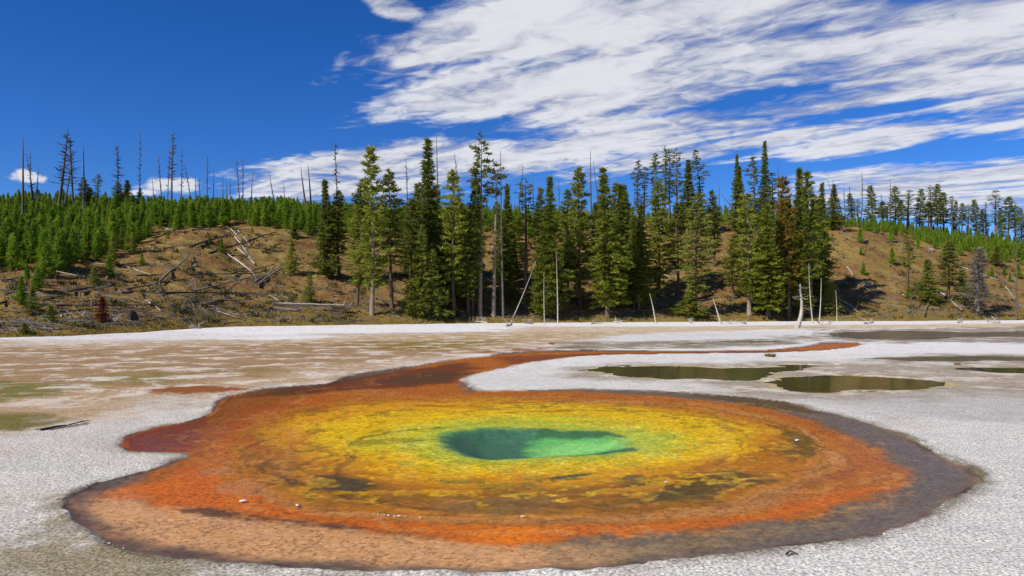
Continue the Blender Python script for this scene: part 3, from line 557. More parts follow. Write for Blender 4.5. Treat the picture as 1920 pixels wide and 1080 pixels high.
# ------------------------------------------------------------------ tree makers
def blades(c, d, L, wd, rnd):
    """c (n,3) bases, d (n,3) directions, L, wd -> triangles"""
    n = len(c); r = rnd.normal(size=(n, 3)); s = np.cross(d, r); s /= np.linalg.norm(s, axis=1, keepdims=True) + 1e-9
    L = np.asarray(L).reshape(-1, 1) * np.ones((n, 1)); wd = np.asarray(wd).reshape(-1, 1) * np.ones((n, 1))
    V = np.stack([c - s * wd / 2, c + s * wd / 2, c + d * L], 1).reshape(-1, 3)
    return V
def crown(seed, H, Rm, cb, style, dens=1.0, bl=.36):
    """returns crown triangles and the limbs"""
    rnd = np.random.RandomState(seed); prnd = random.Random(seed); V = []; limbs = []
    zt = cb * H; ph0 = rnd.rand() * 6.28
    side = rnd.rand(8) * .5 + .7; lump = np.interp(np.linspace(0, 1, 60), np.linspace(0, 1, 15), rnd.rand(15) * .7 + .62)
    gap = rnd.rand(40)
    while zt < H * .995:
        t_ = (zt / H - cb) / (1 - cb)
        if style == 'spruce': prof = (1 - t_) ** 1.1 * 1.1 * min(1, .55 + t_ * 3.5)
        elif style == 'pine': prof = (1 - t_) ** .55 * min(1, .45 + t_ * 1.9)
        elif style == 'thin': prof = .55 + .45 * math.sin(t_ * 9 + seed) * (1 - t_); prof *= min(1, (1 - t_) * 4 + .15) * min(1, .4 + 3 * t_)
        elif style == 'tuft': prof = min(1, (1 - t_) * 2.2 + .2) * min(1, .5 + t_ * 2)
        else: prof = (1 - t_) ** .8
        nb = {'spruce': 6, 'pine': 5, 'thin': 4, 'tuft': 4, 'young': 6}[style]
        if style in ('pine', 'thin', 'tuft') and gap[int(t_ * 39)] < .2: nb -= 2
        for k in range(nb):
            if rnd.rand() > .92 * dens: continue
            az = ph0 + k * 6.283 / nb + rnd.rand() * .9
            sd_ = side[int((az / 6.283 * 8) % 8)]
            var = {'spruce': (.72, .36), 'young': (.7, .4)}.get(style, (.45, .7))
            L = Rm * prof * lump[min(int(t_ * 59), 59)] * (var[0] + var[1] * rnd.rand()) * sd_ + .12
            rise = {'spruce': -.18 + .75 * t_, 'pine': .08 + .6 * t_, 'thin': -.05 + .5 * t_, 'tuft': .1 + .5 * t_, 'young': .35 + .7 * t_}[style] + rnd.normal() * .12
            dr = Vector((math.cos(az), math.sin(az), rise)).normalized()
            p0 = Vector((0, 0, max(.1, zt + rnd.uniform(-.3, .3))))
            if L > .5: limbs.append((p0, p0 + dr * L * .8, .012 + L * .012))
            ns = max(2, int(L / (.30 if style != 'young' else .26)) + 1)
            st = .12 if style in ('spruce', 'young') else .35
            s_ = st + (1 - st) * (np.arange(ns) + rnd.rand(ns) * .6) / ns
            cc = np.array(p0)[None] + np.outer(s_ * L, np.array(dr)); cc[:, 2] -= .12 * (s_ ** 2) * L * (1 if style != 'young' else -.6)
            perp = np.array([-math.sin(az), math.cos(az), 0]); 
            cc += perp[None] * (rnd.normal(size=(ns, 1)) * .16 * L * s_[:, None]) * .8
            per = 7 if style != 'young' else 6
            cb_ = np.repeat(cc, per, 0) + rnd.normal(size=(ns * per, 3)) * np.array([.09, .09, .06])
            dd = np.array(dr)[None] * .9 + rnd.normal(size=(ns * per, 3)) * .62; dd /= np.linalg.norm(dd, axis=1, keepdims=True)
            V.append(blades(cb_, dd, bl * (.6 + .7 * rnd.rand(ns * per)), bl * .36, rnd))
        zt += {'spruce': .30, 'pine': .38, 'thin': .42, 'tuft': .36, 'young': .20}[style] * (.7 + .6 * rnd.rand()) * (1 if H > 8 else max(H / 8, .6))
    top = np.array([[0, 0, H - .3]] * 10) ; dd = rnd.normal(size=(10, 3)) * .35 + [0, 0, 1]; V.append(blades(top, dd, bl * 1.1, bl * .3, rnd))
    return np.concatenate(V), limbs
def tree_proto(name, seed, H, Rm, cb, style, fm, bark, dens=1, bl=.36, r0=.24, bend=.25, split=True):
    rnd = random.Random(seed)
    V, limbs = crown(seed, H, Rm, cb, style, dens, bl)
    bx, by = rnd.uniform(-bend, bend), rnd.uniform(-bend, bend)
    off = lambda zz_: np.stack([bx * np.sin(zz_ / H * 4.5), by * np.sin(zz_ / H * 3.7)], -1)
    V[:, :2] += off(V[:, 2])
    tb = MB(); zs = [H * k / 9 - (.6 if k == 0 else 0) for k in range(10)]
    tb.tube([(bx * math.sin(q_ / H * 4.5), by * math.sin(q_ / H * 3.7), q_) for q_ in zs], [r0 * (1.25 if k == 0 else (1 - k / 9.6)) for k in range(10)], 7)
    for a, b2, r in limbs:
        o = Vector((bx * math.sin(a.z / H * 4.5), by * math.sin(a.z / H * 3.7), 0)); tb.tube([a + o, b2 + o], [r, r * .4], 3, False)
    if cb > .15:
        for k in range(int(H * cb * 2.5)):
            zz_ = rnd.uniform(.12, cb) * H; az = rnd.uniform(0, 6.28); L = rnd.uniform(.3, .9) * Rm * .7
            o = Vector((bx * math.sin(zz_ / H * 4.5), by * math.sin(zz_ / H * 3.7), zz_))
            tb.tube([o, o + Vector((math.cos(az) * L, math.sin(az) * L, rnd.uniform(-.4, .1) * L))], [.025, .008], 3, False)
    cm = npmesh('crown', V, np.arange(len(V)).reshape(-1, 3), [fm])
    tm = tb.mesh('trunk', bark)
    return cm, tm, H, Rm
rp = {}
for i in range(4): rp['spruce%d' % i] = tree_proto('s', 10 + i, 20, 2.5, .06 + .05 * (i % 2), 'spruce', F_SPR, W_BRK, 1, .42)
for i in range(4): rp['pine%d' % i] = tree_proto('p', 30 + i, 20, 2.5, .12 + .05 * i, 'pine', F_PIN, W_PAL if i == 1 else W_BRK, 1.05, .44)
for i in range(3): rp['dpine%d' % i] = tree_proto('p', 90 + i, 20, 2.5, .2 + .07 * i, 'pine', F_SPR, W_BRK, 1.05, .44)
for i in range(3): rp['thin%d' % i] = tree_proto('t', 50 + i, 20, 1.6, .45 - .08 * i, 'thin', F_SPR if i != 1 else F_PIN, W_PAL if i else W_BRK, .9, .34)
rp['tuft0'] = tree_proto('t', 60, 20, 1.3, .80, 'tuft', F_SPR, W_PAL, .9, .36)
rp['tuft1'] = tree_proto('t', 61, 20, 1.5, .62, 'tuft', F_SPR, W_PAL, .9, .36)
rp['rust0'] = tree_proto('r', 70, 20, 2.5, .2, 'pine', F_RUS, W_BRK, 1, .44)
rp['grey0'] = tree_proto('g', 75, 10, 2.0, .05, 'pine', F_GRY, W_GRY, .9, .30)
for i in range(3): rp['ysp%d' % i] = tree_proto('y', 80 + i, 7, 1.5, .05, 'spruce', F_SPR if i != 1 else F_PIN, W_BRK, 1, .28, .1, .05)

def put_tree(key, px, bpy_, tpy, wpx, label, cat='tree', name='conifer_tree', group=None, rot=None, lean=0):
    p = hit(px, bpy_); cm, tm, H, Rm = rp[key]; d = p.y
    h = (bpy_ - tpy) * d / F; wd = wpx * d / F
    o = empty(name, p - Vector((0, 0, .1))); tag(o, label, cat, group)
    o.rotation_euler = (0, lean, random.Random(px * 7 + tpy).uniform(0, 6.28) if rot is None else rot)
    rl = random.Random(px * 13 + int(tpy)); o.rotation_euler = (rl.uniform(-.03, .03), rl.uniform(-.035, .035), o.rotation_euler[2])
    o.scale = (wd / (2 * Rm) * 1.5,) * 2 + (h / H,)
    c = bpy.data.objects.new('crown', cm); link(c, o); tk = bpy.data.objects.new('trunk', tm); link(tk, o)
    return o

# (kind, foot x, foot y, top y, crown width, label) in photo pixels
MAIN = [
 ('spruce0', 615, 523, 337, 46, 'dark green conifer, left one of the pair standing at the left end of the grove'),
 ('dpine1', 637, 521, 358, 42, 'dark conifer with bare lower trunk, right one of the pair at the grove\'s left end'),
 ('dpine0', 673, 468, 337, 46, 'dark conifer set back between the left pair and the big leaning pine'),
 ('pine1', 697, 592, 275, 62, 'tall broad pine with thick pale trunk base and shaggy crown, grove\'s left front'),
 ('dpine2', 735, 579, 318, 54, 'broad dark pine directly right of the thick pale trunk'),
 ('pine2', 669, 572, 385, 46, 'light green sparse pine in front, left of the thick pale trunk'),
 ('spruce1', 808, 575, 261, 68, 'very tall symmetrical conical spruce, first tall spire from the left'),
 ('ysp0', 816, 600, 470, 44, 'dense dark short spruce at the foot of the tall conical spire'),
 ('ysp1', 767, 511, 468, 20, 'tiny bright conifer on bare ground left of the short dark spruces'),
 ('ysp2', 782, 594, 472, 42, 'small ragged spruce at the forest edge, left of the dense short spruce'),
 ('pine3', 850, 594, 320, 52, 'gappy pine with grey bare trunk, right of the tall conical spruce'),
 ('tuft1', 900, 594, 249, 34, 'tallest slender tree with a small tufted head above the middle of the grove'),
 ('dpine1', 886, 590, 316, 40, 'dark ragged pine right beside the tallest tufted slender tree'),
 ('tuft0', 925, 594, 306, 32, 'slender pine with a small round head, just right of the tallest tufted tree'),
 ('thin0', 985, 584, 331, 44, 'thin see-through pine with pale trunk under a spiky top near mid grove'),
 ('dpine0', 1014, 590, 354, 40, 'dark pine crowded against the left side of the pale bare trunk'),
 ('spruce2', 1031, 596, 333, 54, 'broad green conifer rising above the two white bare trunks at the shore'),
 ('pine0', 1088, 576, 315, 54, 'flat-shouldered pine with stepped crown and reddish pale trunk in mid grove'),
 ('spruce3', 1139, 596, 315, 64, 'large full green spruce reaching to the shore in the middle of the grove'),
 ('spruce0', 1168, 575, 347, 54, 'dark conifer filling in on the right flank of the large full spruce'),
 ('spruce1', 1192, 562, 405, 44, 'short dark drooping spruce at the gap where brown slope shows'),
 ('thin2', 1197, 436, 300, 26, 'thin dark pine, leftmost of the tall cluster on the bench'),
 ('thin1', 1209, 434, 312, 24, 'thin leaning-looking pine, second of the tall cluster on the bench'),
 ('thin2', 1228, 434, 287, 32, 'grey-green feathery pine, third of the tall cluster on the bench'),
 ('thin0', 1244, 436, 273, 24, 'narrow dark spire, tallest of the cluster on the bench'),
 ('thin1', 1256, 436, 280, 22, 'narrow dark tree immediately right of the cluster\'s tallest spire'),
 ('thin0', 1270, 436, 276, 26, 'narrow tree with even crown at the middle of the bench cluster'),
 ('spruce3', 1288, 436, 300, 38, 'full rounded dark tree on the right of the bench cluster'),
 ('thin2', 1312, 436, 279, 28, 'lone thin see-through pine, rightmost of the bench cluster'),
 ('pine0', 1236, 556, 342, 54, 'light green bushy pine below the bench cluster with a dark bare foot'),
 ('dpine2', 1272, 556, 380, 42, 'dark pine squeezed between the two light green bushy pines'),
 ('pine2', 1304, 594, 364, 58, 'light green bushy pine with pale trunk, right of the squeezed dark pine'),
 ('ysp2', 1292, 594, 545, 48, 'low dark bushy conifer at the foot of the light green bushy pine'),
 ('dpine0', 1338, 500, 358, 36, 'dark lone pine on the slope left of the open gap'),
 ('spruce2', 1381, 440, 290, 26, 'twin-topped dark spire left of the tallest right-hand spire'),
 ('spruce0', 1391, 440, 312, 24, 'lower half of the dark twin spire left of the tallest right-hand spire'),
 ('thin2', 1414, 440, 291, 30, 'thin feathery tree between the dark twin spire and the needle-like spire'),
 ('spruce1', 1433, 442, 266, 30, 'needle-like narrow spruce, the tallest spire in the right part of the grove'),
 ('thin1', 1449, 440, 322, 30, 'short thin tree tucked right of the needle-like spire'),
 ('pine1', 1405, 592, 362, 58, 'broad olive green tree whose foot stands at the shore under the twin spire'),
 ('spruce3', 1440, 598, 385, 60, 'full green tree at the shore left of the rust-coloured tree'),
 ('rust0', 1478, 598, 330, 50, 'tree with rust brown and orange dying needles in the right grove'),
 ('spruce0', 1498, 560, 315, 50, 'dark pointed tree right behind the rust-coloured tree'),
 ('dpine1', 1520, 596, 321, 56, 'dark broad tree above the white bare trunks on the right shore'),
 ('spruce1', 1537, 575, 344, 36, 'dark narrow tree on the right edge of the right grove'),
 ('pine2', 1376, 560, 440, 40, 'short light olive pine in the open gap left of the right grove'),
 ('ysp1', 1559, 590, 530, 34, 'small bright green conifer at the shore right of the right grove'),
 ('spruce2', 1561, 432, 346, 32, 'dark conifer standing alone at the brow beside the leaning dead pole'),
 ('thin0', 1701, 545, 438, 30, 'thin-stemmed pine with one-sided crown on the open right slope'),
 ('ysp0', 1741, 572, 488, 40, 'dense conical spruce on the lower right slope'),
 ('pine3', 1777, 564, 452, 46, 'gappy green pine on the right slope, right of the conical spruce'),
 ('ysp2', 1806, 572, 506, 32, 'small spruce left of the fuzzy grey dead tree'),
 ('ysp1', 1703, 560, 534, 16, 'tiny conifer below the thin-stemmed pine on the right slope'),
 ('ysp0', 1868, 498, 462, 26, 'small conifer at the upper right edge of the brown slope'),
 ('ysp1', 547, 516, 449, 30, 'small ragged conifer alone on the bare slope beside grey logs'),
 ('ysp0', 551, 447, 416, 18, 'tiny dark conifer on the brow above the bare slope'),
 ('ysp1', 580, 572, 514, 26, 'small bright conifer rising behind the long bleached log'),
 ('ysp1', 177, 534, 499, 24, 'small round green conifer in the middle of the left slope'),
 ('ysp0', 62, 588, 542, 30, 'bushy young conifer near the lower left corner of the slope'),
 ('ysp1', 93, 606, 570, 28, 'bright young conifer close to the white flat at lower left'),
 ('ysp1', 47, 626, 604, 30, 'low green bush-like conifer nearest the shore at far left'),
 ('ysp1', 210, 500, 442, 22, 'slim young pine standing just below the left stand, beside pale log'),
 ('ysp1', 249, 475, 436, 20, 'young pine at the ragged right corner of the left stand'),
 ('dpine0', 157, 392, 333, 24, 'dark mature conifer behind the tall bare pole on the left ridge'),
 ('dpine1', 169, 392, 351, 18, 'shorter dark conifer on the left ridge right of the tall bare pole'),
 ('thin2', 183, 392, 326, 20, 'feathery lone conifer poking above the left ridge'),
 ('dpine2', 221, 392, 341, 22, 'dark conifer at the foot of the branchy dead tree on the left ridge'),
 ('spruce1', 238, 392, 337, 28, 'full dark conifer right of the branchy dead tree on the left ridge'),
 ('dpine0', 263, 392, 352, 14, 'small dark conifer at the foot of the tall thin pole on the left ridge'),
 ('dpine1', 118, 392, 354, 14, 'small dark conifer between the leaning dead trees on the left ridge'),
 ('dpine0', 72, 390, 354, 18, 'small dark conifer behind the short pole at far left ridge'),
]
for e in MAIN: put_tree(*e)
ADJ = ['gappy', 'full', 'tall', 'ragged', 'small', 'dark', 'two-tone', 'leaning', 'rounded']
RIDGE = [(1596,416,356,20),(1608,416,368,16),(1631,418,342,28),(1654,420,372,22),(1678,424,348,24),(1690,426,372,20),(1705,426,350,30),(1724,428,348,26),(1746,432,342,20),(1759,434,340,24),(1771,436,356,26),(1785,438,364,18),(1792,440,376,16),(1803,442,380,18),(1816,444,381,16),(1829,447,374,22),(1868,454,356,28),(1890,458,368,26),(1915,460,391,22),(1878,456,390,20),(1741,434,376,20),(1842,452,392,20),(1905,460,380,18),(1665,424,384,18)]
orders = ['first', 'second', 'third', 'fourth', 'fifth', 'sixth', 'seventh', 'eighth', 'ninth', 'tenth', 'eleventh', 'twelfth', 'thirteenth', 'fourteenth', 'fifteenth', 'sixteenth', 'seventeenth', 'eighteenth', 'nineteenth', 'twentieth', 'twenty-first', 'twenty-second', 'twenty-third', 'twenty-fourth']
for i, (a, bq, c, d) in enumerate(sorted(RIDGE)):
    put_tree(['dpine1', 'thin1', 'pine1', 'dpine2', 'thin0', 'pine2'][i % 6], a, bq, c, d, 'mature conifer standing on the right ridge skyline, %s from the left' % orders[i], group='conifers along the right ridge')
rnd = random.Random(4)
for i in range(56):     # understorey that closes the grove
    a = rnd.uniform(760, 1215) if i < 44 else rnd.uniform(1380, 1545); bq = rnd.uniform(520, 597)
    put_tree(rnd.choice(['dpine0', 'dpine1', 'dpine2', 'spruce0', 'spruce1', 'pine0', 'pine3']), int(a), bq, bq - rnd.uniform(90, 215), rnd.uniform(30, 48),
             'mid-height dark conifer crowded inside the %s grove, half hidden by taller trees' % ('middle' if i < 44 else 'right'), group='understorey conifers in the %s grove' % ('middle' if i < 44 else 'right'))

# young pines: 300 nearest as things, the rest as one mass
YP = []
for i in range(5):
    V, limbs = crown(200 + i, 5, 1.25, .04, 'young', 1, .27)
    tb = MB(); tb.tube([(0, 0, -.4), (0, 0, 2.5), (0, 0, 4.9)], [.08, .05, .01], 5)
    n0 = len(V); fv = [tuple(v) for v in V]; tf = [tuple(k + n0 for k in f) for f in tb.f]
    me_ = bpy.data.meshes.new('young_pine'); me_.from_pydata(fv + [tuple(v) for v in tb.v], [], [tuple(q_) for q_ in np.arange(n0).reshape(-1, 3).tolist()] + tf)
    me_.materials.append(F_YNG); me_.materials.append(W_BRK)
    me_.polygons.foreach_set('material_index', [0] * (n0 // 3) + [1] * len(tf)); me_.update(); YP.append((me_, V))
EDGE_X = [-300, 0, 40, 90, 130, 180, 220, 280, 300, 380, 430, 520, 600, 700, 900, 1150, 1200, 1340, 1400, 1540, 1580, 1640, 1700, 1780, 1850, 1920, 2200]
EDGE_Y = [520, 508, 512, 522, 505, 488, 470, 447, 432, 436, 424, 432, 446, 448, 446, 440, 425, 425, 440, 425, 425, 434, 446, 466, 484, 500, 520]
cand = []
r2 = np.random.RandomState(3)
for yy in np.arange(70, 260, 1.95):
    for xx in np.arange(-1.0 * yy, .95 * yy, 1.95):
        cand.append((xx + r2.uniform(-.8, .8), yy + r2.uniform(-.8, .8)))
cand = np.array(cand); cz = hz(cand[:, 0], cand[:, 1]); cpx = 960 + F * cand[:, 0] / cand[:, 1]; cpy = HOR - F * (cz - EYE) / cand[:, 1]
rd = np.interp(cpx, HC, RDv)
edge = np.interp(cpx, EDGE_X, EDGE_Y) + 9 * fbm(cand[:, 0] * .2, cand[:, 1] * .2, 8, 2)
keep = (cpy < edge) & (cpx > -160) & (cpx < 2080) & (cand[:, 1] < rd + 12)
keep &= (fbm(cand[:, 0] * .13, cand[:, 1] * .13, 44, 3) > -.42) | (cpx > 1540)
keep &= ~((cpx > 590) & (cpx < 1560) & (r2.rand(len(cand)) < .5))
cand, cz, cpx, cpy = cand[keep], cz[keep], cpx[keep], cpy[keep]
hgt = r2.uniform(2.2, 6.0, len(cand)) * np.where(cpx > 1570, .95, 1) * np.where(cpx < 560, 1, .85)
hgt *= 1 - .42 * sst(cand[:, 1], np.interp(cpx, HC, TDv) - 5, np.interp(cpx, HC, TDv) + 40)
hgt *= np.where((cpy > np.interp(cpx, EDGE_X, EDGE_Y) - 12), .8, 1)
# size in the picture, only for those in frame
vis = (cpx > -10) & (cpx < 1930) & ~((cpx > 620) & (cpx < 1200))
score = np.where(vis, hgt / cand[:, 1], 0); order = np.argsort(-score)
ind = set(order[:260].tolist()); MV = []
ZL = [(-999, 600, 'young bright green pine in the dense stand covering the upper left hillside', 'young pines on the left hillside'),
      (600, 1560, 'young green pine on the bench glimpsed behind the mature grove', 'young pines behind the grove'),
      (1560, 9999, 'low bright green young pine in the strip along the right ridge', 'young pines on the right ridge')]
for k in range(len(cand)):
    s = hgt[k] / 5; ws = s * r2.uniform(.85, 1.25); rot = r2.uniform(0, 6.28); v = int(r2.randint(5))
    if k in ind:
        o = bpy.data.objects.new('young_pine', YP[v][0]); col.objects.link(o)
        o.location = (cand[k, 0], cand[k, 1], cz[k] - .05); o.rotation_euler = (0, 0, rot); o.scale = (ws, ws, s)
        for a, b2, lb_, g_ in ZL:
            if a <= cpx[k] < b2: tag(o, lb_, 'young pine', g_)
    elif cand[k, 1] < 215:
        Vv = YP[v][1].reshape(-1, 3, 3)[int(r2.randint(2))::2].reshape(-1, 3) * [ws, ws, s]
        c, s_ = math.cos(rot), math.sin(rot)
        MV.append(np.stack([Vv[:, 0] * c - Vv[:, 1] * s_ + cand[k, 0], Vv[:, 0] * s_ + Vv[:, 1] * c + cand[k, 1], Vv[:, 2] + cz[k]], 1))
print('young pines', len(cand), 'mass', len(MV), 'tris each', len(YP[0][1]) // 3)
MV = np.concatenate(MV); o = link(bpy.data.objects.new('young_forest', npmesh('young_forest', MV, np.arange(len(MV)).reshape(-1, 3), [F_YNG])))
tag(o, 'far mass of young green pines filling the stand along the ridge', 'forest', kind='stuff')

# ------------------------------------------------------------------ dead standing trees
def snag_mesh(seed, H, r0, nbr, bl, wm, jag=True, bend=.15):
    rnd = random.Random(seed); tb = MB()
    bx, by = rnd.uniform(-bend, bend), rnd.uniform(-bend, bend)
    f = lambda q_: Vector((bx * math.sin(q_ / H * 3.3), by * math.sin(q_ / H * 4.1), q_))
    zs = [-.6] + [H * k / 8 for k in range(1, 9)]
    tb.tube([f(q_) for q_ in zs], [r0 * (1 - .82 * k / 8) * (1.2 if k == 0 else 1) for k in range(9)], 6)
    bb = MB()
    for k in range(nbr):
        q_ = H * (rnd.uniform(.3, .98) ** .8); az = rnd.uniform(0, 6.28); L = bl * (1.1 - q_ / H * .75) * rnd.uniform(.4, 1.1)
        a = f(q_); m_ = a + Vector((math.cos(az), math.sin(az), rnd.uniform(-.4, .35))) * L * .55
        e = m_ + Vector((math.cos(az + rnd.uniform(-.6, .6)), math.sin(az + rnd.uniform(-.6, .6)), rnd.uniform(-.1, .8))) * L * .5
        bb.tube([a, m_, e], [.06, .045, .022], 3, False)
        if L > .9:
            e2 = m_ + Vector((math.cos(az + 1), math.sin(az + 1), rnd.uniform(-.3, .3))) * L * .35; bb.tube([m_, e2], [.035, .018], 3, False)
    if wm is W_WHT:
        for f_ in bb.f: tb.f.append(tuple(q_ + tb.n for q_ in f_))
        tb.v += bb.v; tb.n += bb.n; nbr = 0
    return tb.mesh('trunk', wm), (bb.mesh('branches', wm) if nbr else None)
SN = {}
for i in range(3): SN['branchy%d' % i] = snag_mesh(300 + i, 10, .16, 70, 1.3, W_SNG)
for i in range(3): SN['thin%d' % i] = snag_mesh(310 + i, 10, .12, 34, .7, W_SNG)
for i in range(2): SN['pole%d' % i] = snag_mesh(320 + i, 10, .15, 0, 0, W_SNG)
SN['thick0'] = snag_mesh(330, 10, .28, 0, 0, W_SNG)
SN['white0'] = snag_mesh(331, 10, .30, 22, 2.2, W_WHT, bend=.7); SN['white1'] = snag_mesh(332, 10, .24, 5, .4, W_WHT, bend=.5)
SN['fuzzy0'] = snag_mesh(340, 10, .2, 170, 1.9, W_GRY)
SNAG = [
 ('pole0', 43, 438, 43, 257, 1.1, 'tall straight bare grey pole at the far left, rising through the young pines'),
 ('thin0', 64, 392, 50, 286, .9, 'thin dead tree leaning left behind the small left cloud'),
 ('thin1', 62, 392, 56, 282, .9, 'thin near-vertical dead tree beside the left-leaning one at far left'),
 ('pole1', 71, 392, 71, 313, .9, 'short bare pole right of the far left leaning dead trees'),
 ('branchy0', 107, 407, 128, 240, 1.3, 'tall branchy dead tree leaning right, left one of the crossing group'),
 ('branchy1', 138, 397, 131, 259, 1.2, 'branchy dead tree in the crossing group, upright at its right side'),
 ('thin2', 118, 397, 136, 300, 1.0, 'short leaning dead trunk between the two branchy dead trees'),
 ('pole0', 156, 412, 157, 271, 1.2, 'dark straight pole without branches right of the branchy group'),
 ('branchy2', 220, 392, 220, 272, 1.0, 'branchy dead tree with drooping twigs standing alone on left ridge'),
 ('thin0', 262, 392, 263, 247, .9, 'tall hair-thin dead tree left of the flat white cloud'),
 ('pole1', 288, 392, 286, 331, .7, 'short thin pole at the left end of the flat white cloud'),
 ('thin1', 306, 388, 296, 284, .9, 'dead tree leaning left with sparse top in front of flat cloud'),
 ('branchy0', 322, 392, 324, 243, 1.0, 'tallest branchy dead tree in front of the flat white cloud'),
 ('thin2', 314, 392, 319, 280, .8, 'thin dead tree pressed against the tallest one at flat cloud'),
 ('thin0', 338, 392, 342, 276, .9, 'thin dead tree right of the tallest one at the flat cloud'),
 ('thin1', 360, 392, 346, 306, .9, 'dead trunk leaning left at the right half of flat cloud'),
 ('pole0', 367, 392, 366, 322, .7, 'short thin pole before the right half of the flat cloud'),
 ('pole1', 376, 392, 374, 328, .8, 'short pole at the right end of the flat white cloud'),
 ('thin2', 387, 394, 389, 290, .9, 'thin dead tree just right of the flat white cloud'),
 ('pole0', 399, 392, 401, 313, .8, 'bare pole two steps right of the flat white cloud'),
 ('pole1', 419, 392, 418, 328, .7, 'short pole, left of a pair midway along left skyline'),
 ('pole0', 426, 392, 424, 339, .7, 'very short pole, right of a pair midway along left skyline'),
 ('thin0', 433, 394, 431, 332, .7, 'short twiggy dead stem before the pair of thin dead trees'),
 ('thin1', 452, 396, 443, 296, .9, 'left dead tree of the close pair before the long cloud begins'),
 ('thin2', 456, 396, 455, 296, .9, 'right dead tree of the close pair before the long cloud begins'),
 ('pole1', 473, 394, 473, 318, .8, 'bare pole at the left tip of the long white cloud'),
 ('pole0', 518, 394, 504, 323, 1.1, 'short thick dead pole leaning left below the long cloud'),
 ('thin0', 535, 396, 532, 342, .7, 'small faint dead stem between the leaning pole and the thick pair'),
 ('thick0', 576, 404, 564, 313, .75, 'thick bare dead pole, left and more leaning of the thick pair'),
 ('thick0', 584, 404, 577, 307, .65, 'thick bare dead pole, right of the thick pair near the grove'),
 ('branchy1', 634, 500, 629, 266, .9, 'tall grey dead tree rising from the pair of dark conifers'),
 ('thin1', 764, 430, 761, 298, .9, 'grey dead tree showing between the shaggy pine and the conical spruce'),
 ('pole1', 822, 430, 819, 254, .9, 'thin dead pole just behind the tip of the tall conical spruce'),
 ('thin2', 868, 430, 852, 286, .8, 'thin dead pole leaning left, right of the tall conical spruce'),
 ('pole0', 944, 596, 938, 282, 1.1, 'very tall bare pole in mid grove right of the tallest tufted tree'),
 ('thin0', 972, 420, 980, 310, 1.0, 'dead tree with twiggy top behind the thin see-through pine'),
 ('pole1', 1000, 420, 999, 335, .8, 'short pole right of the thin see-through pine'),
 ('thick0', 1111, 460, 1107, 282, .55, 'tall dead pole sticking out of the middle of the grove'),
 ('pole0', 1130, 440, 1112, 300, .8, 'thinner dead pole leaning against the tall mid-grove dead pole'),
 ('thin1', 1050, 425, 1047, 336, .7, 'faint short dead stem behind the broad green mid-grove conifer'),
 ('white1', 1046, 607, 1043, 470, .8, 'straight bleached bare trunk at the shore, taller of the white pair'),
 ('white1', 1021, 608, 1020, 508, .6, 'thin bleached trunk at the shore, left and shorter of the white pair'),
 ('white1', 962, 596, 1006, 488, .7, 'pale dead trunk leaning strongly right inside the grove'),
 ('white1', 1230, 607, 1218, 549, 1.1, 'short bleached stump pole leaning left at the shore below the gap'),
 ('white1', 1352, 608, 1336, 558, 1.3, 'short bent bleached trunk at the shore left of the right grove'),
 ('white0', 1494, 615, 1504, 531, 1.5, 'thick gnarled white dead trunk standing out on the white flat'),
 ('white1', 1524, 606, 1516, 492, .8, 'bleached bare trunk right of the gnarled white trunk'),
 ('white1', 1536, 607, 1540, 520, .9, 'bleached bare trunk with slight right lean, beside the small bright conifer'),
 ('white1', 1569, 603, 1567, 543, .7, 'short grey bare trunk right of the small bright conifer at shore'),
 ('pole0', 1348, 412, 1348, 340, .9, 'dead pole standing in the sky gap between bench cluster and twin spire'),
 ('pole1', 1382, 395, 1350, 350, .9, 'broken dead pole slanting steeply left beside the sky-gap pole'),
 ('thin2', 1459, 420, 1459, 308, .8, 'thin dead stem right of the needle-like spire'),
 ('thick0', 1580, 436, 1552, 338, .55, 'pale dead pole leaning left at the brow of the right slope'),
 ('thin0', 1586, 424, 1560, 335, .8, 'slender dead tree leaning left behind the leaning brow pole'),
 ('thin1', 1614, 418, 1617, 320, .9, 'tallest dead tree on the right ridge'),
 ('thin2', 1585, 418, 1582, 352, .8, 'short dead tree at the left end of the right ridge'),
 ('thin0', 1668, 424, 1670, 332, .9, 'dead tree in the middle of the right ridge'),
 ('thin1', 1656, 422, 1652, 360, .9, 'short dead tree left of the mid-ridge dead tree'),
 ('branchy2', 1849, 452, 1848, 378, .9, 'dead branchy tree toward the right end of the ridge'),
 ('thin2', 1600, 420, 1592, 345, .8, 'thin dead tree with forked twigs near the left of the right ridge'),
 ('fuzzy0', 1833, 590, 1837, 461, 1.0, 'fuzzy grey dead tree full of fine twigs on the right slope'),
 ('thick0', 1906, 600, 1905, 453, .42, 'straight grey dead trunk at the right edge of the photo'),
 ('branchy1', 1786, 448, 1786, 366, .7, 'grey dead tree among the conifers right of mid ridge'),
]
for key, bx_, by_, tx, ty, th, lab in SNAG:
    p = hit(bx_, by_) if by_ < 602 else Vector((*gp(bx_, by_), 0)); d = p.y
    top = p + Vector(((tx - bx_) * d / F, 0, (by_ - ty) * d / F)); ax = top - p; L = ax.length
    tm, bm_ = SN[key]
    rot = ax.to_track_quat('Z', 'Y').to_matrix().to_4x4() @ Matrix.Rotation(random.Random(tx).uniform(0, 6.28), 4, 'Z')
    if key[:3] in ('thi', 'bra', 'pol') and by_ < 500: th *= 1.35
    if key[:5] == 'white': th *= .42 if key != 'white0' else .52
    M = Matrix.Translation(p - ax.normalized() * .1) @ rot @ Matrix.Diagonal((th * 1.15, th * 1.15, L / 10, 1))
    if bm_ is None:
        o = link(bpy.data.objects.new('dead_tree', tm)); o.matrix_world = M
    else:
        o = empty('dead_tree'); o.matrix_world = M
        link(bpy.data.objects.new('trunk', tm), o); link(bpy.data.objects.new('branches', bm_), o)
    tag(o, lab, 'dead tree')

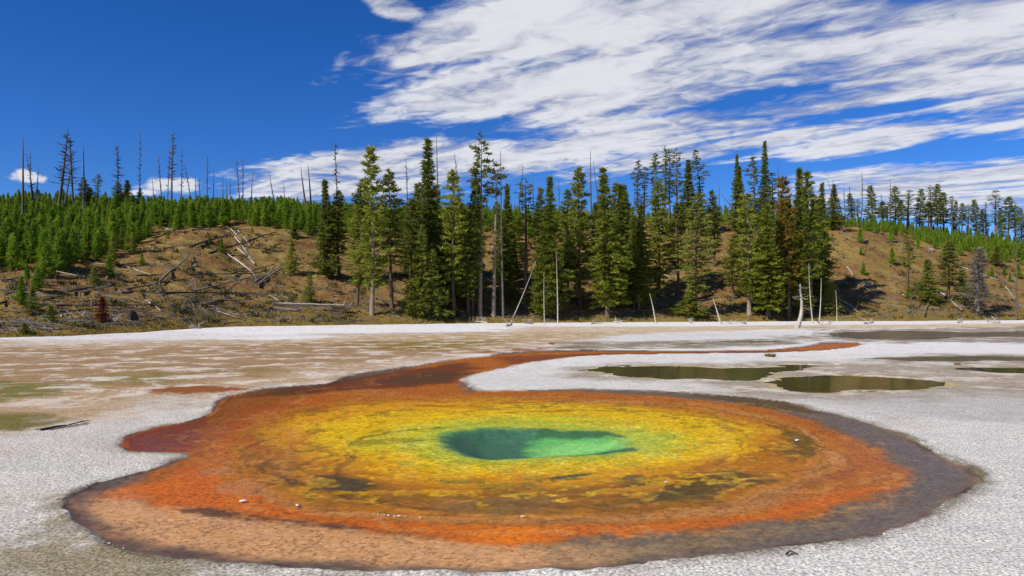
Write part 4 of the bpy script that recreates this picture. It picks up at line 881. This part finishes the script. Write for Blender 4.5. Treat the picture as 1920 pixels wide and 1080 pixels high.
# the fuzzy tree keeps its cloud of twigs
put_tree('grey0', 1833, 590, 468, 50, 'pale grey brushy dead conifer merged with the fuzzy dead tree on the right slope', 'dead tree', 'dead_conifer')
o = put_tree('ysp1', 192, 606, 556, 28, 'small conifer with dead red needles on the lower left slope', 'dead tree', 'red_conifer')
cm2 = o.children[0].data.copy(); cm2.materials.clear(); cm2.materials.append(F_RED)
for c in o.children:
    if c.name.startswith('crown'): c.data = cm2

# ------------------------------------------------------------------ fallen logs
def log_mesh(seed, wm, stubs):
    rnd = random.Random(seed); tb = MB(); n = 9
    pts = [Vector((k / (n - 1) * 10, rnd.uniform(-.05, .05) + .18 * math.sin(k * .7 + seed), rnd.uniform(-.04, .04))) for k in range(n)]
    tb.tube(pts, [.2 * (1 - .6 * k / (n - 1)) * rnd.uniform(.9, 1.1) for k in range(n)], 8)
    for k in range(stubs):
        a = rnd.uniform(1, 9.6); p = Vector((a, 0, 0)); az = rnd.uniform(-2.2, 2.2); L = rnd.uniform(.3, 1.3)
        tb.tube([p, p + Vector((rnd.uniform(.1, .6), math.sin(az), abs(math.cos(az)))) * L], [.04, .012], 4, False)
    return tb.mesh('fallen_log', wm)
LG = {k: [log_mesh(400 + i * 7 + j, m_, 5 + j * 8) for j in range(3)] for i, (k, m_) in enumerate((('w', W_WHT), ('g', W_GRY), ('d', W_DRK)))}
def c1(L): return [(a * .389, 220 + b_ * .389, c * .389, 220 + d * .389, th, k, lab) for a, b_, c, d, th, k, lab in L]
def c2(L): return [(440 + a, b_, 440 + c, d, th, k, lab) for a, b_, c, d, th, k, lab in c1(L)]
def c3(L): return [(880 + a, b_, 880 + c, d, th, k, lab) for a, b_, c, d, th, k, lab in c1(L)]
def c4(L): return [(1320 + a, b_, 1320 + c, d, th, k, lab) for a, b_, c, d, th, k, lab in c1(L)]
LOGS = c1([
 (340,690,520,715,1.1,'w','long pale log lying just below the lower edge of the left young stand'),
 (260,745,430,780,1,'w','pale log pointing at the small round conifer on the left slope'),
 (600,725,730,770,.9,'w','pale log right of the slim young pine on the left slope'),
 (0,795,200,770,1.2,'g','grey log at the far left under the young stand'),
 (330,850,560,810,1.2,'d','dark log below the small round conifer on the left slope'),
 (590,860,1234,860,1.5,'d','very long charred log across the lower middle of the left slope'),
 (0,925,200,855,1.4,'d','dark log slanting up at the far left edge of the slope'),
 (270,915,780,912,1.1,'d','long charred log above the grey mound on the lower left slope'),
 (770,810,915,670,2,'g','thick grey log running steeply up the left slope'),
 (610,835,920,780,1.2,'d','dark log crossing under the steep thick grey log'),
 (700,888,780,940,1.1,'w','short white log right of the grey mound'),
 (1035,935,1155,975,1.1,'w','white log near the grassy shore on the left slope'),
 (1090,655,1230,765,1.1,'w','thin white log slanting down right at mid left slope'),
 (1145,635,1230,715,1.4,'w','stout white log slanting down right near mid slope'),
 (1110,545,1165,605,1.1,'w','left of two short white logs crossing below the brow'),
 (1150,555,1205,630,1.1,'w','right of two short white logs crossing below the brow'),
 (920,630,1110,565,2.2,'d','thick dark log below the brow of the left slope'),
 (780,540,845,545,1.4,'w','short pale log on the brow touching the young stand'),
 (920,548,1220,545,1.4,'g','long grey log lying along the brow of the left slope'),
 (1010,660,1234,590,2,'d','thick dark log slanting up right below the brow'),
 (560,715,700,703,1,'d','dark log beside the slim young pine'),
 (660,782,1234,770,1.3,'d','long straight charred log across the middle of the left slope'),
 (930,845,1220,772,1.5,'g','grey log slanting up right across the middle left slope'),
 (400,865,540,820,1.6,'g','stout grey log above the red dead conifer'),
 (140,962,440,932,1.5,'d','charred log on the ground at lower left behind the young conifers'),
 (290,965,430,955,1.4,'w','tangled pale log left of the red dead conifer'),
 (580,668,800,650,1.3,'d','dark log at the ragged right corner of the young stand'),
 (780,640,980,612,1.3,'g','grey log under the right part of the young stand'),
 (960,915,1100,880,2,'g','thick grey log with stubs right of the white short log'),
 (180,1022,300,1025,1,'w','thin white log on the grass close to the white flat at left'),
 (0,1010,110,1030,1.4,'d','dark log in the lower left corner of the slope'),
 (200,895,330,855,1.2,'d','dark log left of the stout grey log on lower left slope'),
 (790,560,960,560,1.2,'d','dark log in shade at the lower edge of the young stand'),
]) + c2([
 (60,605,200,560,1.8,'d','thick dark log just under the brow right of the crossing white logs'),
 (30,630,240,655,1.5,'d','dark log pointing right toward the lone ragged conifer'),
 (0,580,100,712,1.4,'w','long white log slanting down right toward the thick grey logs'),
 (0,680,95,762,1.1,'w','thin white log left of the thick grey raised logs'),
 (110,825,245,725,2.4,'g','thick grey raised log left of the lone ragged conifer'),
 (100,800,235,712,1.4,'g','thinner grey log lying behind the thick raised one'),
 (0,775,190,715,1.4,'d','dark log running into the thick grey raised logs'),
 (245,552,385,572,1.4,'w','pale log on the brow left of the grove'),
 (0,862,270,852,1.3,'g','grey log lying across the slope above the long bleached log'),
 (180,905,570,915,2.2,'w','long bleached log lying at the grassy shore'),
 (170,928,320,940,2.6,'g','thick grey log end lying in front of the long bleached log'),
 (430,935,590,945,1.6,'d','dark log at the right end of the long bleached log'),
 (170,860,230,905,1.0,'w','white branch standing off the left end of the long bleached log'),
 (820,597,910,612,1.6,'w','pale log on the slope behind the shaggy broad pine'),
 (680,880,790,887,1.4,'g','grey log at the foot of the broad dark pine'),
 (820,715,950,735,1.4,'d','dark log in the shade behind the short ragged spruce'),
]) + c3([
 (845,672,900,715,1.7,'w','pale log lying in the gap on the brown slope'),
 (920,757,985,785,1.5,'w','pale log lower down in the gap on the brown slope'),
 (930,815,1005,842,1.1,'w','thin pale log lowest in the gap on the brown slope'),
 (720,940,890,935,1.7,'g','grey log lying along the forest edge below the gap'),
 (740,915,900,900,1.3,'g','grey log behind the forest-edge log below the gap'),
 (200,628,300,640,1.2,'w','pale log seen through the grove beside the leaning dead trunk'),
 (1060,820,1140,845,1.4,'w','pale log at the foot of the light green bushy pines'),
]) + c4([
 (690,730,750,825,1.2,'w','pale log lying straight down the open right slope'),
 (800,795,885,862,1.0,'g','thin grey log on the open right slope right of the downhill log'),
 (770,822,830,858,1.1,'w','short pale log at the foot of the downhill log'),
 (530,880,640,940,1.2,'w','pale log behind the small bright conifer at the shore'),
 (650,880,740,945,1.6,'w','pale slanting log near the shore, upper of two parallel ones'),
 (640,895,715,948,1.3,'w','pale slanting log near the shore, lower of two parallel ones'),
 (1125,842,1250,940,1.8,'w','stout pale log below the conical spruce on the right slope'),
 (1230,725,1420,790,1.7,'w','long pale log crossing behind the fuzzy grey dead tree'),
 (1395,865,1500,902,1.6,'g','grey log between the fuzzy dead tree and the edge trunk'),
 (1440,740,1510,805,1.1,'g','thin grey log left of the edge trunk'),
 (1400,742,1540,775,1.2,'g','grey log at the upper right of the right slope'),
 (1060,965,1100,862,1.4,'g','leaning grey dead log propped at the foot of conical spruce'),
 (985,950,1040,905,1.5,'g','tilted grey log left of the propped log on lower right slope'),
 (930,845,1000,882,1.1,'w','small pale log right of centre on the open right slope'),
 (880,605,975,600,1.4,'g','grey log on the brow of the right slope'),
 (1450,820,1500,880,1.2,'w','short white log crossing near the right edge trunk'),
 (1510,905,1600,935,1.4,'g','grey log passing behind the right edge trunk'),
 (650,560,760,590,1.8,'g','weathered log on the brow below the lone brow conifer'),
 (1260,850,1330,905,1.2,'w','pale log at the left foot of the fuzzy dead tree'),
 (1300,950,1500,955,1.4,'g','grey log lying along the lower right forest edge'),
])
def put_log(x0, y0, x1, y1, th, k, lab, seed, group=None):
    a = hit(x0, y0); b_ = hit(x1, y1)
    if (b_ - a).length > 30: b_ = a + (b_ - a).normalized() * 22
    r = .2 * th * .42; up = Vector((0, 0, r * .8)); ax = b_ - a; L = ax.length
    # rest on the highest bump beneath
    ts = np.linspace(0, 1, 12); g = hz(a.x + ax.x * ts, a.y + ax.y * ts); ex = float(np.max(g - (a.z + ax.z * ts)))
    up.z += min(max(ex, 0) * .6, .45)
    o = link(bpy.data.objects.new('fallen_log', LG[k][seed % 3]))
    o.matrix_world = Matrix.Translation(a + up) @ ax.to_track_quat('X', 'Z').to_matrix().to_4x4() @ Matrix.Diagonal((L / 10, th * .42, th * .42, 1))
    tag(o, lab, 'log', group or 'fallen logs on the slopes')
for i, e in enumerate(LOGS): put_log(*e, i)
rnd = random.Random(12)
SL = [((0, 440, 545, 608), 70, 'short weathered branch wood scattered among the logs of the left slope', 'scattered deadwood on the left slope'),
      ((1090, 1560, 500, 598), 30, 'short piece of deadwood on the shaded slope under the grove', 'scattered deadwood under the grove'),
      ((1580, 1920, 500, 596), 50, 'short pale deadwood piece scattered over the open right slope', 'scattered deadwood on the right slope'),
      ((440, 800, 470, 600), 40, 'short deadwood piece on the bare slope left of the grove', 'scattered deadwood beside the grove')]
for (xa, xb, ya, yb), n, lab, grp in SL:
    for k in range(n):
        a = rnd.uniform(xa, xb); b_ = rnd.uniform(ya, yb); L = rnd.uniform(8, 38); an = rnd.uniform(-.5, .5) if rnd.random() < .75 else rnd.uniform(-1.4, 1.4)
        put_log(a, b_, a + L * math.cos(an), b_ + L * .6 * math.sin(an), rnd.uniform(.4, .95), rnd.choice('wggdd'), lab, k, grp)

# litter of sticks nobody could count
rn = random.Random(77); tb = MB()
for k in range(3600):
    a = rn.uniform(0, 1920)
    b_ = rn.uniform(np.interp(a, EDGE_X, EDGE_Y) + 4, np.interp(a, HC, SP) - 4)
    if rn.random() < .5: b_ = rn.uniform(max(b_, 520), np.interp(a, HC, SP) - 4)
    u_ = (a - 960) / F
    D_ = float(np.interp(b_, [np.interp(a, HC, TP), np.interp(a, HC, SP)], [np.interp(a, HC, TDv), np.interp(a, HC, SDv)])) + rn.uniform(-3, 3)
    L = rn.uniform(.4, 2.4); an = rn.uniform(0, 6.28); x0, y0 = u_ * D_, D_; x1, y1 = x0 + L * math.cos(an), y0 + L * math.sin(an)
    z0, z1 = float(hz(x0, y0)), float(hz(x1, y1))
    if z0 < .1 or z1 < .1: continue
    z1 += rn.choice((0, 0, .2, .6)) * rn.random(); r_0 = rn.uniform(.02, .07)
    tb.tube([(x0, y0, z0 + .05), ((x0 + x1) / 2, (y0 + y1) / 2 + rn.uniform(-.1, .1), (z0 + z1) / 2 + .12), (x1, y1, z1 + .05)], [r_0, r_0 * .8, r_0 * .3], 4, False)
o = link(bpy.data.objects.new('deadwood_litter', tb.mesh('deadwood_litter', W_GRY))); tag(o, 'loose litter of thin grey sticks strewn between the logs', 'deadwood', kind='stuff')
rn = random.Random(5)
for k in range(40):
    a, b_ = (rn.uniform(1610, 1915), 0) if k < 26 else (rn.uniform(20, 560), 0)
    e_ = float(np.interp(a, EDGE_X, EDGE_Y)); b_ = e_ + 6 + abs(rn.gauss(0, 1)) * (34 if k < 26 else 30)
    if b_ > 590: continue
    p = hit(a, b_); s_ = rn.uniform(.25, .62) * (1 if k < 26 else .8)
    o = link(bpy.data.objects.new('young_pine', YP[k % 5][0])); o.location = p; o.scale = (s_, s_, s_); o.rotation_euler = (0, 0, k)
    tag(o, 'small green seedling pine scattered over the open right slope' if k < 26 else 'small green seedling pine dotted over the bare left slope', 'young pine', 'seedlings on the right slope' if k < 26 else 'seedlings on the left slope')

# driftwood on the white shore
def drift_mesh(seed):
    rnd = random.Random(seed); tb = MB()
    tb.tube([(-.9, 0, .08), (-.2, .1, .12), (.5, -.05, .16), (1.0, .1, .4)], [.09, .1, .07, .02], 6)
    for k in range(6):
        a = rnd.uniform(-.8, .8); p = Vector((a, 0, .1)); tb.tube([p, p + Vector((rnd.uniform(-.3, .3), rnd.uniform(-.4, .4), rnd.uniform(.2, .5))), p + Vector((rnd.uniform(-.6, .6), rnd.uniform(-.5, .5), rnd.uniform(.2, .8)))], [.05, .035, .012], 4, False)
    return tb.mesh('driftwood', W_WHT)
DM = [drift_mesh(k) for k in range(3)]
for i, (a, b_, s, lab) in enumerate([(893, 606, 1.3, 'bleached driftwood with upright twigs at the shore left of mid grove'), (955, 613, 1.3, 'bleached forked driftwood lying out on the white flat below mid grove'),
    (903, 606, 1, 'small driftwood touching the left driftwood tangle'), (990, 608, 1, 'low driftwood just right of the forked driftwood'), (1158, 606, 1.1, 'driftwood stub at the shore between the white trunks and leaning stump'), (1120, 608, .9, 'flat driftwood right of the taller white trunk'),
    (1295, 606, 1, 'driftwood left of the bent bleached trunk'), (1372, 608, .9, 'tiny driftwood right of the bent bleached trunk'), (1395, 608, .9, 'driftwood stub between bent trunk and gnarled trunk'), (1547, 610, .9, 'driftwood right of the white bare trunks'),
    (1630, 608, 1.1, 'driftwood on the shore left of centre of the right flat'), (1862, 606, 1.3, 'dark-edged driftwood clump on the far right shore'), (335, 616, .9, 'small driftwood at the left grassy shore'), (365, 617, .9, 'second small driftwood at the left grassy shore, right of the first'),
    (210, 606, 1.1, 'white root tangle beside the red dead conifer'), (1800, 606, .9, 'small driftwood left of the far right clump')]):
    p = Vector((*gp(a, b_), .02)) if b_ > 604 and a > 300 else hit(a, b_)
    o = link(bpy.data.objects.new('driftwood', DM[i % 3])); o.location = p; o.rotation_euler = (0, 0, i * 1.3); o.scale = (s, s, s); tag(o, lab, 'driftwood')

# ------------------------------------------------------------------ rocks and pebbles
def rock_mesh(seed, m_):
    import bmesh
    bm = bmesh.new(); bmesh.ops.create_icosphere(bm, subdivisions=3, radius=1); rn = random.Random(seed)
    ks = [(Vector((rn.gauss(0, 1), rn.gauss(0, 1), rn.gauss(0, 1))).normalized(), rn.uniform(.45, .9)) for _ in range(9)]
    for v in bm.verts:
        for n_, h_ in ks:
            dd = v.co.dot(n_) - h_
            if dd > 0: v.co -= n_ * dd * .85
        v.co.z = max(v.co.z, -.3)
    me_ = bpy.data.meshes.new('rock'); bm.to_mesh(me_); bm.free(); me_.materials.append(m_); return me_
RM = [rock_mesh(k, W_ROK) for k in range(4)]; BM_ = [rock_mesh(k + 9, W_BLD) for k in range(3)]
def rock(px, py, wpx, lab, name='pebble', cat='rock', group=None, flat=.5, i=0, ms=RM, onhill=False, zoff=0):
    p = hit(px, py) if onhill else Vector((*gp(px, py), -.01 + zoff)); s = wpx * p.y / F / 2
    o = link(bpy.data.objects.new(name, ms[i % len(ms)])); o.location = p; o.scale = (s, s * .8, s * flat); o.rotation_euler = (0, 0, i * 2.1); tag(o, lab, cat, group)
for i, (a, b_, w_, lab) in enumerate([
    (455, 937, 15, 'larger white crust lump in the bright orange band at left'), (557, 945, 11, 'white crust lump on the tan ring right of the larger lump'),
    (788, 968, 8, 'white crumb on the front tan ring, biggest of its cluster'), (1570, 683, 13, 'white sinter stone beside the grey-brown ponds'), (1577, 691, 10, 'low white sinter stone just below the other one by the ponds'),
    (1495, 824, 16, 'white crust flake in the olive patch at the right of the pool'), (1248, 902, 9, 'small white feather-like flake in the dark olive patch'),
    (122, 961, 20, 'tan crust knob at the left tip of the pool'), (137, 992, 16, 'tan crust knob below the left tip of the pool'), (230, 1032, 14, 'white crust bit on the front left shoreline'),
    (305, 1047, 13, 'white crust bit right of the first on the front left shoreline'), (365, 1056, 10, 'white crust bit on the front shoreline near the bottom'), (980, 966, 10, 'tan crumb cluster on the front ring below the green hole'), (1100, 712, 6, 'tiny white stone left of the large pond')]):
    rock(a, b_, w_, lab, 'crust_lump', 'rock', i=i, flat=.22)
rnd = random.Random(9)
for k in range(10):
    rock(700 + k * 6.5 + rnd.uniform(-3, 3), 963 + k * .35 + rnd.uniform(-1, 1), rnd.uniform(3, 6), 'white crumb in the broken line of crust along the front tan ring', 'crust_crumb', 'rock', 'crumbs on the front ring', i=k)
for k in range(60):
    j = rnd.randrange(56, 72); a, b_ = OUT[j], OUT[(j + 1) % len(OUT)]; t_ = rnd.random()
    rock(a[0] + (b_[0] - a[0]) * t_ + rnd.uniform(-4, 4), a[1] + (b_[1] - a[1]) * t_ + rnd.uniform(0, 5), rnd.uniform(3, 8), 'small pale crust chip along the front shoreline of the pool', 'crust_chip', 'rock', 'chips on the front shoreline', i=k)
for i, (a, b_, w_, lab) in enumerate([(1352, 432, 24, 'pinkish boulder at the brow in the open gap'), (262, 590, 0, ''), (1693, 466, 14, 'dark boulder on the open right slope near the brow'), (1625, 535, 22, 'grey boulder beside the downhill log on the right slope'),
    (200, 522, 12, 'small dark boulder right of the small round conifer'), (219, 521, 12, 'second small dark boulder right of the small round conifer'), (365, 500, 14, 'dark boulder on the middle of the left slope'), (1745, 470, 14, 'dark boulder at the upper right slope'), (20, 534, 12, 'grey boulder at far left under the stand')]):
    if w_: rock(a, b_, w_, lab, 'boulder', 'boulder', i=i, flat=.7, ms=BM_, onhill=True)
rock(247, 601, 26, 'tall grey mound-shaped stump on the lower left slope', 'stump', 'stump', i=0, flat=1.5, ms=[rock_mesh(33, W_DRK)], onhill=True)

# dark twig on the crust and the small one near the bottom
def twig(px0, py0, px1, py1, r, lab):
    a = Vector((*gp(px0, py0), .02)); b_ = Vector((*gp(px1, py1), .02)); tb = MB(); m_ = (a + b_) / 2 + Vector((0, .06, .01)); o0 = a
    tb.tube([a - o0, m_ - o0, b_ - o0], [r, r * .9, r * .4], 5)
    for k in range(4):
        q_ = a.lerp(b_, .1 + .2 * k) - o0; tb.tube([q_, q_ + Vector((.12, (-1) ** k * .14, .03)) * r * 30], [r * .6, r * .3], 4, False)
    o = link(bpy.data.objects.new('twig', tb.mesh('twig', W_DRK))); o.location = a; tag(o, lab, 'twig')
twig(76, 808, 128, 799, .022, 'dark twig lying on the white crust left of the pool')
twig(130, 798, 170, 790, .012, 'thin twig continuing right of the dark twig on the left crust')
twig(1474, 1044, 1496, 1042, .008, 'tiny dark twig on the white crust in the right foreground')

# ------------------------------------------------------------------ grass tufts and brush
def tuft(px, py, w_px, lab):
    p = Vector((*gp(px, py), 0)); s = w_px * p.y / F / 2; rn = np.random.RandomState(int(px)); n = 260
    an = rn.uniform(0, 6.28, n); rr = s * np.sqrt(rn.rand(n)) * .7
    c = np.stack([rr * np.cos(an), rr * np.sin(an), np.zeros(n)], 1); d = np.stack([np.cos(an) * .6, np.sin(an) * .6, np.ones(n)], 1) + rn.normal(size=(n, 3)) * .25
    V_ = blades(c, d / np.linalg.norm(d, axis=1, keepdims=True), s * .7, s * .09, rn)
    o = link(bpy.data.objects.new('grass_tussock', npmesh('grass_tussock', V_, np.arange(len(V_)).reshape(-1, 3), [F_GRS]))); o.location = p; tag(o, lab, 'grass tussock')
tuft(1035, 646, 12, 'dry round grass tussock on the white flat below the grove')
tuft(1444, 669, 22, 'dry brown grass tussock between the red stream and the ponds')
tuft(1795, 684, 12, 'small dry tussock on the pale crust at right, above the thin pond')
def cover(n, seed, mt, name, lab, cat, hmin, hmax, per, zone):
    rn = np.random.RandomState(seed); U_ = rn.uniform(-.8, .8, n); D_ = rn.uniform(52, 190, n); X_ = U_ * D_; Z_ = hz(X_, D_)
    k = zone(X_, D_, Z_, rn); X_, D_, Z_ = X_[k], D_[k], Z_[k]; m_ = len(X_)
    c = np.repeat(np.stack([X_, D_, Z_], 1), per, 0); hh = np.repeat(rn.uniform(hmin, hmax, m_), per)
    c[:, :2] += rn.normal(size=(m_ * per, 2)) * hh[:, None] * .5
    d = rn.normal(size=(m_ * per, 3)) * .5 + [0, 0, 1]; d /= np.linalg.norm(d, axis=1, keepdims=True)
    V_ = blades(c, d, hh, hh * .3, rn)
    o = link(bpy.data.objects.new(name, npmesh(name, V_, np.arange(len(V_)).reshape(-1, 3), [mt]))); tag(o, lab, cat, kind='stuff')
cover(150000, 1, F_GRS, 'dry_grass', 'short dry ochre grass covering the hill slopes and the shore edge', 'grass', .12, .3, 4, lambda X_, D_, Z_, rn: (Z_ > .02) & (fbm(X_ * .25, D_ * .25, 2, 3) > -.35) & (rn.rand(len(X_)) < np.where(Z_ < 3, 1, .45)))
cover(40000, 2, F_SAG, 'low_brush', 'low dull green brush scattered over the hill slopes', 'brush', .3, .65, 14, lambda X_, D_, Z_, rn: (Z_ > .3) & (fbm(X_ * .3, D_ * .3, 6, 3) > .12) & (rn.rand(len(X_)) < .35))
